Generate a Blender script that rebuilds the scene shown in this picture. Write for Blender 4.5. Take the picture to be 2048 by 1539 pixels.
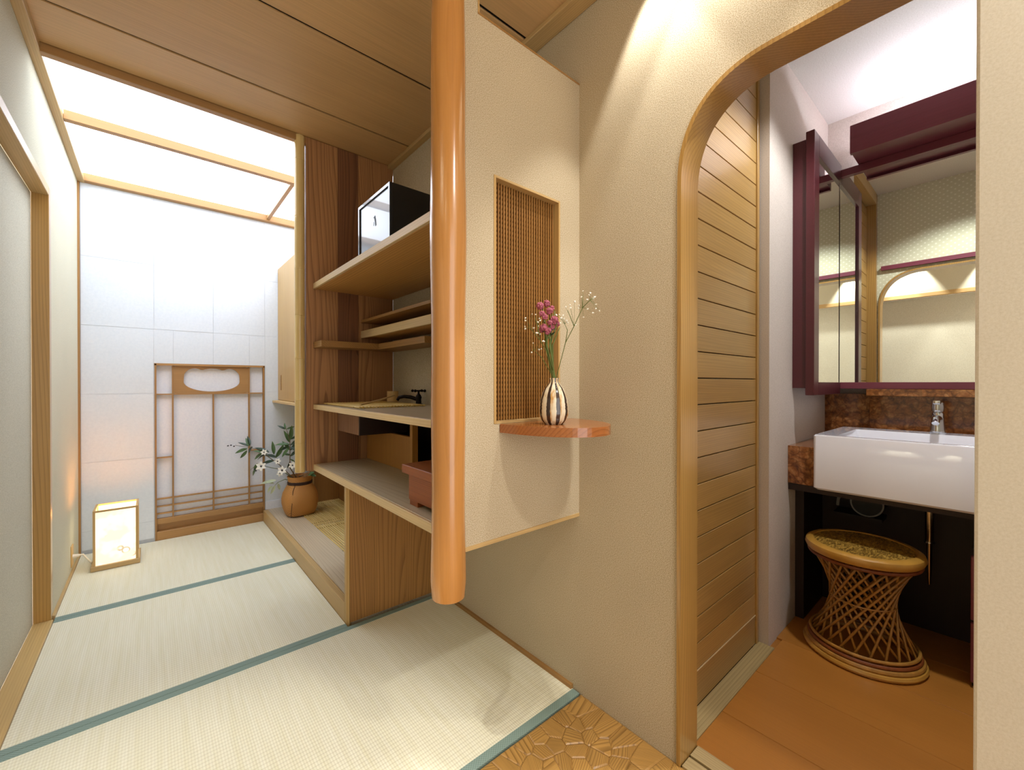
import bpy, bmesh, math, random
from mathutils import Vector, Matrix
random.seed(7)
for o in list(bpy.data.objects): bpy.data.objects.remove(o)
S = bpy.context.scene
COL = S.collection
pi = math.pi

# ------------------------------------------------------------------ camera
F_PX, YAW, PITCH, CAM_H = 836.4, 0.7098, -0.0042, 1.1
cd = bpy.data.cameras.new('camera'); cam = bpy.data.objects.new('camera', cd); COL.objects.link(cam)
cd.sensor_fit = 'HORIZONTAL'; cd.sensor_width = 36.0; cd.lens = 36.0 * F_PX / 2048.0
cd.clip_start = 0.01
cam.location = (0, 0, CAM_H); cam.rotation_euler = (pi/2 + PITCH, 0, -YAW)
S.camera = cam

# ------------------------------------------------------------------ world, light levels, exposure
w = bpy.data.worlds.new('world'); S.world = w; w.use_nodes = True
bgn = w.node_tree.nodes['Background']; bgn.inputs[0].default_value = (1.0, 0.97, 0.92, 1); bgn.inputs[1].default_value = 1.6
SKY_E = 2.7          # luminous ceiling over the far end of the room
LAMP_E = 40.0          # paper floor lantern
TUBE_E = 30.0         # tube behind the red valance over the mirror
SPOT_W = 13.0         # each recessed downlight
S.view_settings.view_transform = 'Standard'; S.view_settings.look = 'None'
S.view_settings.exposure = 1.12; S.view_settings.gamma = 1.0; S.view_settings.use_curve_mapping = False

# ------------------------------------------------------------------ materials
MATS = {}
def newmat(name):
    m = bpy.data.materials.new(name); m.use_nodes = True
    nt = m.node_tree; b = nt.nodes['Principled BSDF']
    MATS[name] = m
    return m, nt, b
def nd(nt, t, **kw):
    n = nt.nodes.new(t)
    for k, v in kw.items(): setattr(n, k, v)
    return n
def rgb(h):
    h = h.lstrip('#'); c = [int(h[i:i+2], 16)/255 for i in (0, 2, 4)]
    return tuple((x/12.92 if x <= 0.04045 else ((x+0.055)/1.055)**2.4) for x in c) + (1,)
def ramp(nt, fac, stops):
    r = nd(nt, 'ShaderNodeValToRGB'); e = r.color_ramp.elements
    while len(e) < len(stops): e.new(0.5)
    for i, (p, c) in enumerate(stops): e[i].position = p; e[i].color = c
    nt.links.new(fac, r.inputs[0]); return r.outputs[0]
def mixc(nt, fac, a, b, mode='MIX'):
    m = nd(nt, 'ShaderNodeMix', data_type='RGBA', blend_type=mode)
    if isinstance(fac, (int, float)): m.inputs[0].default_value = fac
    else: nt.links.new(fac, m.inputs[0])
    for s, v in ((m.inputs[6], a), (m.inputs[7], b)):
        if isinstance(v, tuple): s.default_value = v
        else: nt.links.new(v, s)
    return m.outputs[2]
def bump(nt, b, h, strength, dist=0.002):
    n = nd(nt, 'ShaderNodeBump'); n.inputs['Strength'].default_value = strength; n.inputs['Distance'].default_value = dist
    nt.links.new(h, n.inputs['Height']); nt.links.new(n.outputs[0], b.inputs['Normal'])
def objcoord(nt, order='XYZ', scale=(1, 1, 1), rnd=True, loc=(0, 0, 0), rot=(0, 0, 0), spin=False):
    tc = nd(nt, 'ShaderNodeTexCoord'); out = tc.outputs['Object']
    if spin:
        o2 = nd(nt, 'ShaderNodeObjectInfo'); m2 = nd(nt, 'ShaderNodeMath', operation='MULTIPLY'); m2.inputs[1].default_value = 40.0; nt.links.new(o2.outputs['Random'], m2.inputs[0])
        vr = nd(nt, 'ShaderNodeVectorRotate', rotation_type='Z_AXIS'); nt.links.new(out, vr.inputs['Vector']); nt.links.new(m2.outputs[0], vr.inputs['Angle']); out = vr.outputs[0]
    if rnd:
        oi = nd(nt, 'ShaderNodeObjectInfo'); mu = nd(nt, 'ShaderNodeMath', operation='MULTIPLY'); mu.inputs[1].default_value = 7.3
        nt.links.new(oi.outputs['Random'], mu.inputs[0])
        cx = nd(nt, 'ShaderNodeCombineXYZ')
        for i in range(3): nt.links.new(mu.outputs[0], cx.inputs[i])
        va = nd(nt, 'ShaderNodeVectorMath', operation='ADD'); nt.links.new(out, va.inputs[0]); nt.links.new(cx.outputs[0], va.inputs[1]); out = va.outputs[0]
    if order != 'XYZ':
        sp = nd(nt, 'ShaderNodeSeparateXYZ'); nt.links.new(out, sp.inputs[0]); cb = nd(nt, 'ShaderNodeCombineXYZ')
        for i, ch in enumerate(order): nt.links.new(sp.outputs['XYZ'.index(ch)], cb.inputs[i])
        out = cb.outputs[0]
    mp = nd(nt, 'ShaderNodeMapping'); mp.inputs['Scale'].default_value = scale; mp.inputs['Location'].default_value = loc; mp.inputs['Rotation'].default_value = rot
    nt.links.new(out, mp.inputs[0]); return mp.outputs[0]
def noise(nt, vec, scale, detail=3, rough=0.55):
    n = nd(nt, 'ShaderNodeTexNoise'); n.inputs['Scale'].default_value = scale; n.inputs['Detail'].default_value = detail; n.inputs['Roughness'].default_value = rough
    nt.links.new(vec, n.inputs['Vector']); return n.outputs[0]

ORD = {'X': 'YZX', 'Y': 'ZXY', 'Z': 'XYZ'}
def wood(name, light, dark, grain='Z', ring=8.0, amount=0.7, rough=0.45, fibre=0.35, wob=0.9, coat=0.0, lines=(0.55, 0.97), spin=False):
    m, nt, b = newmat(name); L, D = rgb(light), rgb(dark)
    v0 = objcoord(nt, ORD[grain], (1, 1, 1), spin=spin)
    mp = nd(nt, 'ShaderNodeMapping'); mp.inputs['Scale'].default_value = (1, 1, 0.10); mp.inputs['Rotation'].default_value = (0.03, 0.05, 0); nt.links.new(v0, mp.inputs[0])
    # slow warp so that the year rings wander
    nw = nd(nt, 'ShaderNodeTexNoise'); nw.inputs['Scale'].default_value = 3.2; nw.inputs['Detail'].default_value = 2; nt.links.new(mp.outputs[0], nw.inputs['Vector'])
    vm = nd(nt, 'ShaderNodeVectorMath', operation='MULTIPLY_ADD'); vm.inputs[1].default_value = (0.16*wob,)*3
    nt.links.new(nw.outputs[1], vm.inputs[0])
    mq = nd(nt, 'ShaderNodeMapping'); mq.inputs['Scale'].default_value = (1, 1, 0.012); nt.links.new(v0, mq.inputs[0]); nt.links.new(mq.outputs[0], vm.inputs[2])
    wv = nd(nt, 'ShaderNodeTexWave', wave_type='BANDS', bands_direction='DIAGONAL', wave_profile='SAW'); wv.inputs['Scale'].default_value = ring
    wv.inputs['Distortion'].default_value = 0.5; wv.inputs['Detail'].default_value = 1
    nt.links.new(vm.outputs[0], wv.inputs['Vector'])
    rr = ramp(nt, wv.outputs['Fac'], [(0.0, (0, 0, 0, 1)), (lines[0], (0.12, 0.12, 0.12, 1)), (lines[1], (1, 1, 1, 1)), (1.0, (0.3, 0.3, 0.3, 1))])
    mf = nd(nt, 'ShaderNodeMath', operation='MULTIPLY'); mf.inputs[1].default_value = amount; nt.links.new(rr, mf.inputs[0])
    c1 = mixc(nt, mf.outputs[0], L, D)
    mp2 = nd(nt, 'ShaderNodeMapping'); mp2.inputs['Scale'].default_value = (190, 190, 3.0); nt.links.new(v0, mp2.inputs[0])
    nf = noise(nt, mp2.outputs[0], 1.0, 3)
    fr = ramp(nt, nf, [(0.3, (1-fibre, 1-fibre, 1-fibre, 1)), (0.7, (1, 1, 1, 1))])
    c2 = mixc(nt, 1.0, c1, fr, 'MULTIPLY')
    mp3 = nd(nt, 'ShaderNodeMapping'); mp3.inputs['Scale'].default_value = (4, 4, 0.8); nt.links.new(v0, mp3.inputs[0])
    nl = noise(nt, mp3.outputs[0], 1.0, 2)
    c3 = mixc(nt, 1.0, c2, ramp(nt, nl, [(0.3, (0.86, 0.84, 0.82, 1)), (0.7, (1, 1, 1, 1))]), 'MULTIPLY')
    oi = nd(nt, 'ShaderNodeObjectInfo')
    c3 = mixc(nt, 1.0, c3, ramp(nt, oi.outputs['Random'], [(0.0, (0.86, 0.85, 0.83, 1)), (1.0, (1, 1, 1, 1))]), 'MULTIPLY')
    nt.links.new(c3, b.inputs['Base Color']); b.inputs['Roughness'].default_value = rough
    b.inputs['Coat Weight'].default_value = coat; b.inputs['Coat Roughness'].default_value = 0.15
    bump(nt, b, nf, 0.12, 0.001); return m
def plain(name, col, rough=0.5, metal=0.0, nscale=0, nvar=0.12, bmp=0.0, coat=0.0):
    m, nt, b = newmat(name); c = rgb(col)
    b.inputs['Roughness'].default_value = rough; b.inputs['Metallic'].default_value = metal; b.inputs['Coat Weight'].default_value = coat
    v = objcoord(nt, rnd=True); ns = noise(nt, v, nscale or 30.0, 4)
    k = 1 - nvar
    cc = mixc(nt, 1.0, c, ramp(nt, ns, [(0.3, (k, k, k, 1)), (0.7, (1, 1, 1, 1))]), 'MULTIPLY')
    nt.links.new(cc, b.inputs['Base Color'])
    if bmp: bump(nt, b, ns, bmp, 0.001)
    return m
def plaster(name, light, dark, scale=420, bmp=0.35, patch=0.08):
    m, nt, b = newmat(name); v = objcoord(nt, rnd=False)
    n1 = noise(nt, v, scale, 3, 0.7); c = ramp(nt, n1, [(0.32, rgb(dark)), (0.62, rgb(light))])
    n2 = noise(nt, v, 2.5, 3); k = 1 - patch
    c = mixc(nt, 1.0, c, ramp(nt, n2, [(0.3, (k, k, k, 1)), (0.7, (1, 1, 1, 1))]), 'MULTIPLY')
    nt.links.new(c, b.inputs['Base Color']); b.inputs['Roughness'].default_value = 0.92
    b.inputs['Specular IOR Level'].default_value = 0.15
    bump(nt, b, n1, bmp, 0.0015); return m
def emit(name, col, strength):
    m, nt, b = newmat(name); b.inputs['Base Color'].default_value = rgb(col)
    b.inputs['Emission Color'].default_value = rgb(col); b.inputs['Emission Strength'].default_value = strength; return m

plaster('sand_plaster', '#d5c8b0', '#96845f', 400, 0.5)
plaster('green_plaster', '#d9d6c2', '#b3ae94', 300, 0.35, 0.05)
plaster('fusuma_paper', '#d3d0bf', '#b4b09c', 260, 0.25, 0.05)
plaster('pier_paper', '#d2cabb', '#c8bfad', 260, 0.12, 0.05)
plaster('powder_plaster', '#d9cdc3', '#c3b6ab', 300, 0.15, 0.03)
plaster('powder_ceiling', '#e6e2dc', '#d8d3cb', 200, 0.1, 0.03)
plaster('washi_back', '#c3c9d0', '#bcc3cb', 60, 0.05, 0.05)
plaster('washi', '#d9e0e8', '#d3dbe4', 60, 0.05, 0.05)
plaster('shoji_paper', '#e2e5ee', '#dadeea', 70, 0.03, 0.03)
wood('ceiling_wood', '#e6be88', '#c99a5e', 'X', 170, 0.4, 0.42, 0.154, 0.1, lines=(0.3, 0.95))
wood('hinoki_x', '#d8b880', '#b48c52', 'X', 80, 0.4, 0.45, 0.14, 0.2)
wood('hinoki_y', '#d8b880', '#b48c52', 'Y', 80, 0.4, 0.45, 0.14, 0.2)
wood('hinoki_z', '#d2ae70', '#a27a40', 'Z', 70, 0.44, 0.45, 0.14, 0.3)
wood('shoji_wood_x', '#bb8e56', '#936a36', 'X', 100, 0.4, 0.5, 0.14, 0.2)
wood('shoji_wood_z', '#b0834a', '#875f2c', 'Z', 100, 0.4, 0.5, 0.14, 0.2)
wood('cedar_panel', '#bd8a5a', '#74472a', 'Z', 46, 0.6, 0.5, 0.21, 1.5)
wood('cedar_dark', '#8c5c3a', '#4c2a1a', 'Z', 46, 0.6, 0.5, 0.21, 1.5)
wood('cedar_low', '#b08044', '#744a20', 'Z', 46, 0.6, 0.45, 0.175, 1.5)
wood('shelf_wood', '#d5a15c', '#94602a', 'Y', 45, 0.56, 0.42, 0.14, 0.9)
wood('shelf_brown', '#ab8048', '#82592a', 'Y', 50, 0.48, 0.45, 0.14, 0.6)
wood('shelf_edge_lit', '#e8cd9c', '#c9a468', 'Y', 60, 0.4, 0.45, 0.12, 0.3)  # paler wood: the light on the shelf fronts is put in the colour
wood('grey_board', '#d8c9ad', '#b59d78', 'Y', 35, 0.48, 0.35, 0.14, 1.2)
wood('grey_board_x', '#d8c9ad', '#b59d78', 'X', 35, 0.48, 0.35, 0.14, 1.2)
wood('under_panel', '#c98f45', '#a06a2c', 'Z', 60, 0.4, 0.45, 0.14, 0.5)
wood('basin_board', '#b58c74', '#6d4838', 'Z', 30, 0.64, 0.15, 0.14, 1, 0.6)
wood('pillar_wood', '#c88d4c', '#b07636', 'Z', 25, 0.28, 0.22, 0.07, 1.2, 0.5)
wood('arch_wood', '#bf9552', '#8f662e', 'Z', 50, 0.52, 0.28, 0.14, 0.7, 0.35)
wood('slat_wood', '#c29a5a', '#9c7438', 'X', 70, 0.44, 0.35, 0.175, 0.6, 0.25)
wood('lattice_wood', '#a8793e', '#7d5222', 'Z', 90, 0.32, 0.5, 0.14, 0.3)
wood('keyaki', '#ae6a34', '#783e18', 'X', 50, 0.48, 0.25, 0.14, 0.6, 0.5)
wood('red_lacquer_wood', '#b4652e', '#62300f', 'Y', 120, 0.6, 0.5, 0.2, 0.5, 0.0)
wood('carved_wood', '#bf924e', '#86602a', 'X', 95, 0.9, 0.4, 0.2, 1.6, 0.15, spin=True)
wood('sill_grey', '#b79f6c', '#8a7444', 'X', 70, 0.48, 0.55, 0.21, 0.4)
wood('sill_grey_y', '#c0a877', '#93794a', 'Y', 70, 0.48, 0.55, 0.21, 0.4)
wood('sill_pale_y', '#dcbb7c', '#b98f4c', 'Y', 70, 0.4, 0.4, 0.14, 0.3)
wood('orange_floor', '#ba7a32', '#a66c24', 'Y', 100, 0.28, 0.38, 0.084, 0.3, 0.1)
wood('mahogany', '#5a2028', '#33101a', 'X', 110, 0.4, 0.35, 0.175, 0.3, 0.2)
wood('mahogany_y', '#823848', '#5a2230', 'Y', 110, 0.32, 0.4, 0.14, 0.3, 0.15)
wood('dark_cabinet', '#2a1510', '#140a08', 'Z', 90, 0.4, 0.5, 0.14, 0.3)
plain('black_gap', '#0d0906', 0.9)
plain('black_lacquer', '#10131a', 0.3, nscale=8, nvar=0.3, coat=0.6)
plain('brush_black', '#050506', 0.6)
plain('black_iron', '#1b1415', 0.35, 0.7)
plain('cup_wood', '#cfae78', 0.5, nscale=60)
plain('porcelain', '#eceaf1', 0.08, nscale=5, nvar=0.02, coat=0.6)
plain('chrome', '#d9dde2', 0.08, 1.0, nvar=0.02)
plain('brass_pipe', '#d7b990', 0.2, 1.0, nvar=0.1)
plain('mirror', '#f2f5f3', 0.0, 1.0, nvar=0.0)
plain('rattan', '#b9843a', 0.35, nscale=40, nvar=0.35, coat=0.3)
plain('rattan_rim', '#c8943f', 0.28, nscale=12, nvar=0.25, coat=0.4)
plain('rattan_dark', '#8b4a20', 0.4, nscale=40, nvar=0.3)
plain('cord_dark', '#3a2418', 0.8)
plain('white_plastic', '#ebe4d6', 0.4, nvar=0.03)
plain('outlet_beige', '#d6b070', 0.5, nvar=0.05)
plain('leaf_green', '#4f7040', 0.5, nscale=25, nvar=0.35)
plain('leaf_dark', '#2e4530', 0.45, nscale=25, nvar=0.35)
plain('leaf_pale', '#c3cfb0', 0.5, nscale=25, nvar=0.2)
plain('stem_green', '#5f6d2c', 0.6, nscale=60, nvar=0.3)
plain('stem_brown', '#6b5a3c', 0.7, nscale=60, nvar=0.3)
plain('petal_white', '#f3f1e6', 0.6, nscale=40, nvar=0.06)
plain('petal_pink', '#bb6479', 0.8, nscale=260, nvar=0.5, bmp=0.6)
plain('berry_dark', '#23222e', 0.4)
plain('twig', '#8a6a4a', 0.8, nscale=50, nvar=0.3)
plain('rubber_dark', '#171718', 0.5)
plain('hose_grey', '#9c9c98', 0.4)
plain('heri_teal_dark', '#4c706b', 0.85, nscale=500, nvar=0.2)
plain('mirror_edge', '#cfcfc8', 0.3, nvar=0.02)
emit('tube_glow', '#e9f0ff', TUBE_E)
emit('skylight_glow', '#e6efff', SKY_E)

def mk_tatami():
    m, nt, b = newmat('tatami'); v = objcoord(nt, rnd=False)
    wa = nd(nt, 'ShaderNodeTexWave', wave_type='BANDS', bands_direction='Y'); wa.inputs['Scale'].default_value = 21; wa.inputs['Distortion'].default_value = 0.15; nt.links.new(v, wa.inputs['Vector'])
    wb = nd(nt, 'ShaderNodeTexWave', wave_type='BANDS', bands_direction='X'); wb.inputs['Scale'].default_value = 42; wb.inputs['Distortion'].default_value = 0.4; nt.links.new(v, wb.inputs['Vector'])
    mp = nd(nt, 'ShaderNodeMapping'); mp.inputs['Scale'].default_value = (60, 2.5, 1); nt.links.new(v, mp.inputs[0]); st = noise(nt, mp.outputs[0], 1.0, 4)
    c = ramp(nt, st, [(0.25, rgb('#dfdabc')), (0.5, rgb('#e4e0c8')), (0.75, rgb('#e9e6d2'))])
    gr = ramp(nt, wa.outputs['Fac'], [(0.0, (0.86, 0.85, 0.82, 1)), (0.3, (1, 1, 1, 1))])
    c = mixc(nt, 1.0, c, gr, 'MULTIPLY')
    g2 = ramp(nt, wb.outputs['Fac'], [(0.0, (0.92, 0.91, 0.88, 1)), (0.5, (1, 1, 1, 1))])
    c = mixc(nt, 1.0, c, g2, 'MULTIPLY')
    nt.links.new(c, b.inputs['Base Color']); b.inputs['Roughness'].default_value = 0.6
    ad = nd(nt, 'ShaderNodeMath', operation='ADD'); nt.links.new(wa.outputs['Fac'], ad.inputs[0]); nt.links.new(wb.outputs['Fac'], ad.inputs[1])
    bump(nt, b, ad.outputs[0], 0.35, 0.0012)
    m, nt, b = newmat('heri_teal'); v = objcoord(nt, rnd=False)
    ck = nd(nt, 'ShaderNodeTexChecker'); ck.inputs['Scale'].default_value = 220; nt.links.new(v, ck.inputs['Vector'])
    ck.inputs['Color1'].default_value = rgb('#84988f'); ck.inputs['Color2'].default_value = rgb('#70867d')
    nt.links.new(ck.outputs[0], b.inputs['Base Color']); b.inputs['Roughness'].default_value = 0.75
mk_tatami()
def mk_marble():
    m, nt, b = newmat('brown_marble'); v = objcoord(nt, rnd=True)
    nv = nd(nt, 'ShaderNodeTexNoise'); nv.inputs['Scale'].default_value = 14; nt.links.new(v, nv.inputs['Vector'])
    vm = nd(nt, 'ShaderNodeVectorMath', operation='MULTIPLY_ADD'); vm.inputs[1].default_value = (0.11,)*3; nt.links.new(nv.outputs[1], vm.inputs[0]); nt.links.new(v, vm.inputs[2])
    vo = nd(nt, 'ShaderNodeTexVoronoi', feature='DISTANCE_TO_EDGE'); vo.inputs['Scale'].default_value = 26; nt.links.new(vm.outputs[0], vo.inputs['Vector'])
    n2 = noise(nt, v, 30, 5, 0.65)
    c = ramp(nt, n2, [(0.3, rgb('#5a3015')), (0.5, rgb('#94592c')), (0.68, rgb('#c08650'))])
    e = ramp(nt, vo.outputs['Distance'], [(0.0, (0.22, 0.16, 0.12, 1)), (0.14, (1, 1, 1, 1))])
    c = mixc(nt, 0.6, c, e, 'MULTIPLY')
    nt.links.new(c, b.inputs['Base Color']); b.inputs['Roughness'].default_value = 0.12; b.inputs['Coat Weight'].default_value = 0.3
mk_marble()
def mk_dotpaper():
    m, nt, b = newmat('dotted_paper'); v = objcoord(nt, rnd=False, scale=(1, 1, 1), rot=(0.785, 0, 0))
    vo = nd(nt, 'ShaderNodeTexVoronoi', feature='F1', voronoi_dimensions='3D'); vo.inputs['Scale'].default_value = 38; vo.inputs['Randomness'].default_value = 0.0; nt.links.new(v, vo.inputs['Vector'])
    sp = nd(nt, 'ShaderNodeSeparateXYZ'); nt.links.new(v, sp.inputs[0])
    cb = nd(nt, 'ShaderNodeCombineXYZ'); nt.links.new(sp.outputs[1], cb.inputs[0]); nt.links.new(sp.outputs[2], cb.inputs[1])
    vo.voronoi_dimensions = '2D'; nt.links.new(cb.outputs[0], vo.inputs['Vector'])
    c = ramp(nt, vo.outputs['Distance'], [(0.0, rgb('#dfdcc6')), (0.14, rgb('#dcd9c2')), (0.24, rgb('#c8c4a6')), (1.0, rgb('#c6c2a2'))])
    nt.links.new(c, b.inputs['Base Color']); b.inputs['Roughness'].default_value = 0.85
mk_dotpaper()
def mk_bamboo():
    m, nt, b = newmat('bamboo'); v = objcoord(nt, rnd=True, scale=(60, 60, 1.2)); n = noise(nt, v, 1.0, 3)
    c = ramp(nt, n, [(0.3, rgb('#d2b272')), (0.7, rgb('#e2c98c'))]); nt.links.new(c, b.inputs['Base Color']); b.inputs['Roughness'].default_value = 0.3; b.inputs['Coat Weight'].default_value = 0.2
    m, nt, b = newmat('bamboo_slat'); v = objcoord(nt, rnd=True, scale=(80, 3, 80)); n = noise(nt, v, 1.0, 3)
    c = ramp(nt, n, [(0.3, rgb('#c3a04e')), (0.7, rgb('#e2c983'))]); nt.links.new(c, b.inputs['Base Color']); b.inputs['Roughness'].default_value = 0.45
    m, nt, b = newmat('wicker'); v = objcoord(nt, rnd=False)
    wa = nd(nt, 'ShaderNodeTexWave', wave_type='BANDS', bands_direction='Z'); wa.inputs['Scale'].default_value = 90; wa.inputs['Distortion'].default_value = 0.5; nt.links.new(v, wa.inputs['Vector'])
    wb = nd(nt, 'ShaderNodeTexWave', wave_type='BANDS', bands_direction='DIAGONAL'); wb.inputs['Scale'].default_value = 70; wb.inputs['Distortion'].default_value = 0.3; nt.links.new(v, wb.inputs['Vector'])
    mu = nd(nt, 'ShaderNodeMath', operation='MULTIPLY'); nt.links.new(wa.outputs['Fac'], mu.inputs[0]); nt.links.new(wb.outputs['Fac'], mu.inputs[1])
    c = ramp(nt, mu.outputs[0], [(0.0, rgb('#a06a2e')), (0.6, rgb('#d2984e'))]); nt.links.new(c, b.inputs['Base Color']); b.inputs['Roughness'].default_value = 0.6
    bump(nt, b, mu.outputs[0], 0.5, 0.002)
    m, nt, b = newmat('woven_seat'); v = objcoord(nt, rnd=False, scale=(1, 3.2, 1)); n = noise(nt, v, 55, 4, 0.7)
    c = ramp(nt, n, [(0.36, rgb('#4a3312')), (0.5, rgb('#8f6a26')), (0.62, rgb('#c29a48'))]); nt.links.new(c, b.inputs['Base Color']); b.inputs['Roughness'].default_value = 0.4
    bump(nt, b, n, 0.6, 0.003)
mk_bamboo()
def mk_vase():
    m, nt, b = newmat('striped_glaze'); tc = nd(nt, 'ShaderNodeTexCoord'); sp = nd(nt, 'ShaderNodeSeparateXYZ'); nt.links.new(tc.outputs['Object'], sp.inputs[0])
    at = nd(nt, 'ShaderNodeMath', operation='ARCTAN2'); nt.links.new(sp.outputs[1], at.inputs[0]); nt.links.new(sp.outputs[0], at.inputs[1])
    mu = nd(nt, 'ShaderNodeMath', operation='MULTIPLY_ADD'); mu.inputs[1].default_value = 9.0; mu.inputs[2].default_value = 0.9; nt.links.new(at.outputs[0], mu.inputs[0])
    nz = noise(nt, tc.outputs['Object'], 60, 3)
    ad = nd(nt, 'ShaderNodeMath', operation='ADD'); nt.links.new(mu.outputs[0], ad.inputs[0]); nt.links.new(nz, ad.inputs[1])
    sn = nd(nt, 'ShaderNodeMath', operation='SINE'); nt.links.new(ad.outputs[0], sn.inputs[0])
    n2 = noise(nt, objcoord(nt, rnd=False, scale=(90, 90, 8)), 1.0, 3)
    base = ramp(nt, n2, [(0.35, rgb('#b98a4c')), (0.5, rgb('#ddd0b4')), (0.7, rgb('#e6dec9'))])
    fac = ramp(nt, sn.outputs[0], [(0.42, (0, 0, 0, 1)), (0.52, (1, 1, 1, 1))])
    mr = nd(nt, 'ShaderNodeMapRange'); mr.inputs[1].default_value = 0.25; mr.inputs[2].default_value = 0.42; nt.links.new(sn.outputs[0], mr.inputs[0])
    c = mixc(nt, mr.outputs[0], base, rgb('#33241f')); nt.links.new(c, b.inputs['Base Color']); b.inputs['Roughness'].default_value = 0.16; b.inputs['Coat Weight'].default_value = 0.4
mk_vase()
def mk_lantern():
    m, nt, b = newmat('lantern_paper'); v = objcoord(nt, rnd=False)
    vo = nd(nt, 'ShaderNodeTexVoronoi', feature='F1'); vo.inputs['Scale'].default_value = 14; nt.links.new(v, vo.inputs['Vector'])
    rg = ramp(nt, vo.outputs['Distance'], [(0.20, (1, 1, 1, 1)), (0.26, (0.50, 0.38, 0.24, 1)), (0.33, (1, 1, 1, 1))])
    n = noise(nt, v, 9, 2); mk = ramp(nt, n, [(0.44, (0, 0, 0, 1)), (0.52, (1, 1, 1, 1))])
    c = mixc(nt, mk, (1, 0.93, 0.80, 1), rg, 'MIX')
    c = mixc(nt, 1.0, c, (1.0, 0.92, 0.78, 1), 'MULTIPLY')
    nt.links.new(c, b.inputs['Base Color']); nt.links.new(c, b.inputs['Emission Color']); b.inputs['Emission Strength'].default_value = 0.36
    b.inputs['Roughness'].default_value = 0.8
mk_lantern()
def mk_lantern_top():
    emit('lantern_bulb', '#ffb870', LAMP_E)
mk_lantern_top()

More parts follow.
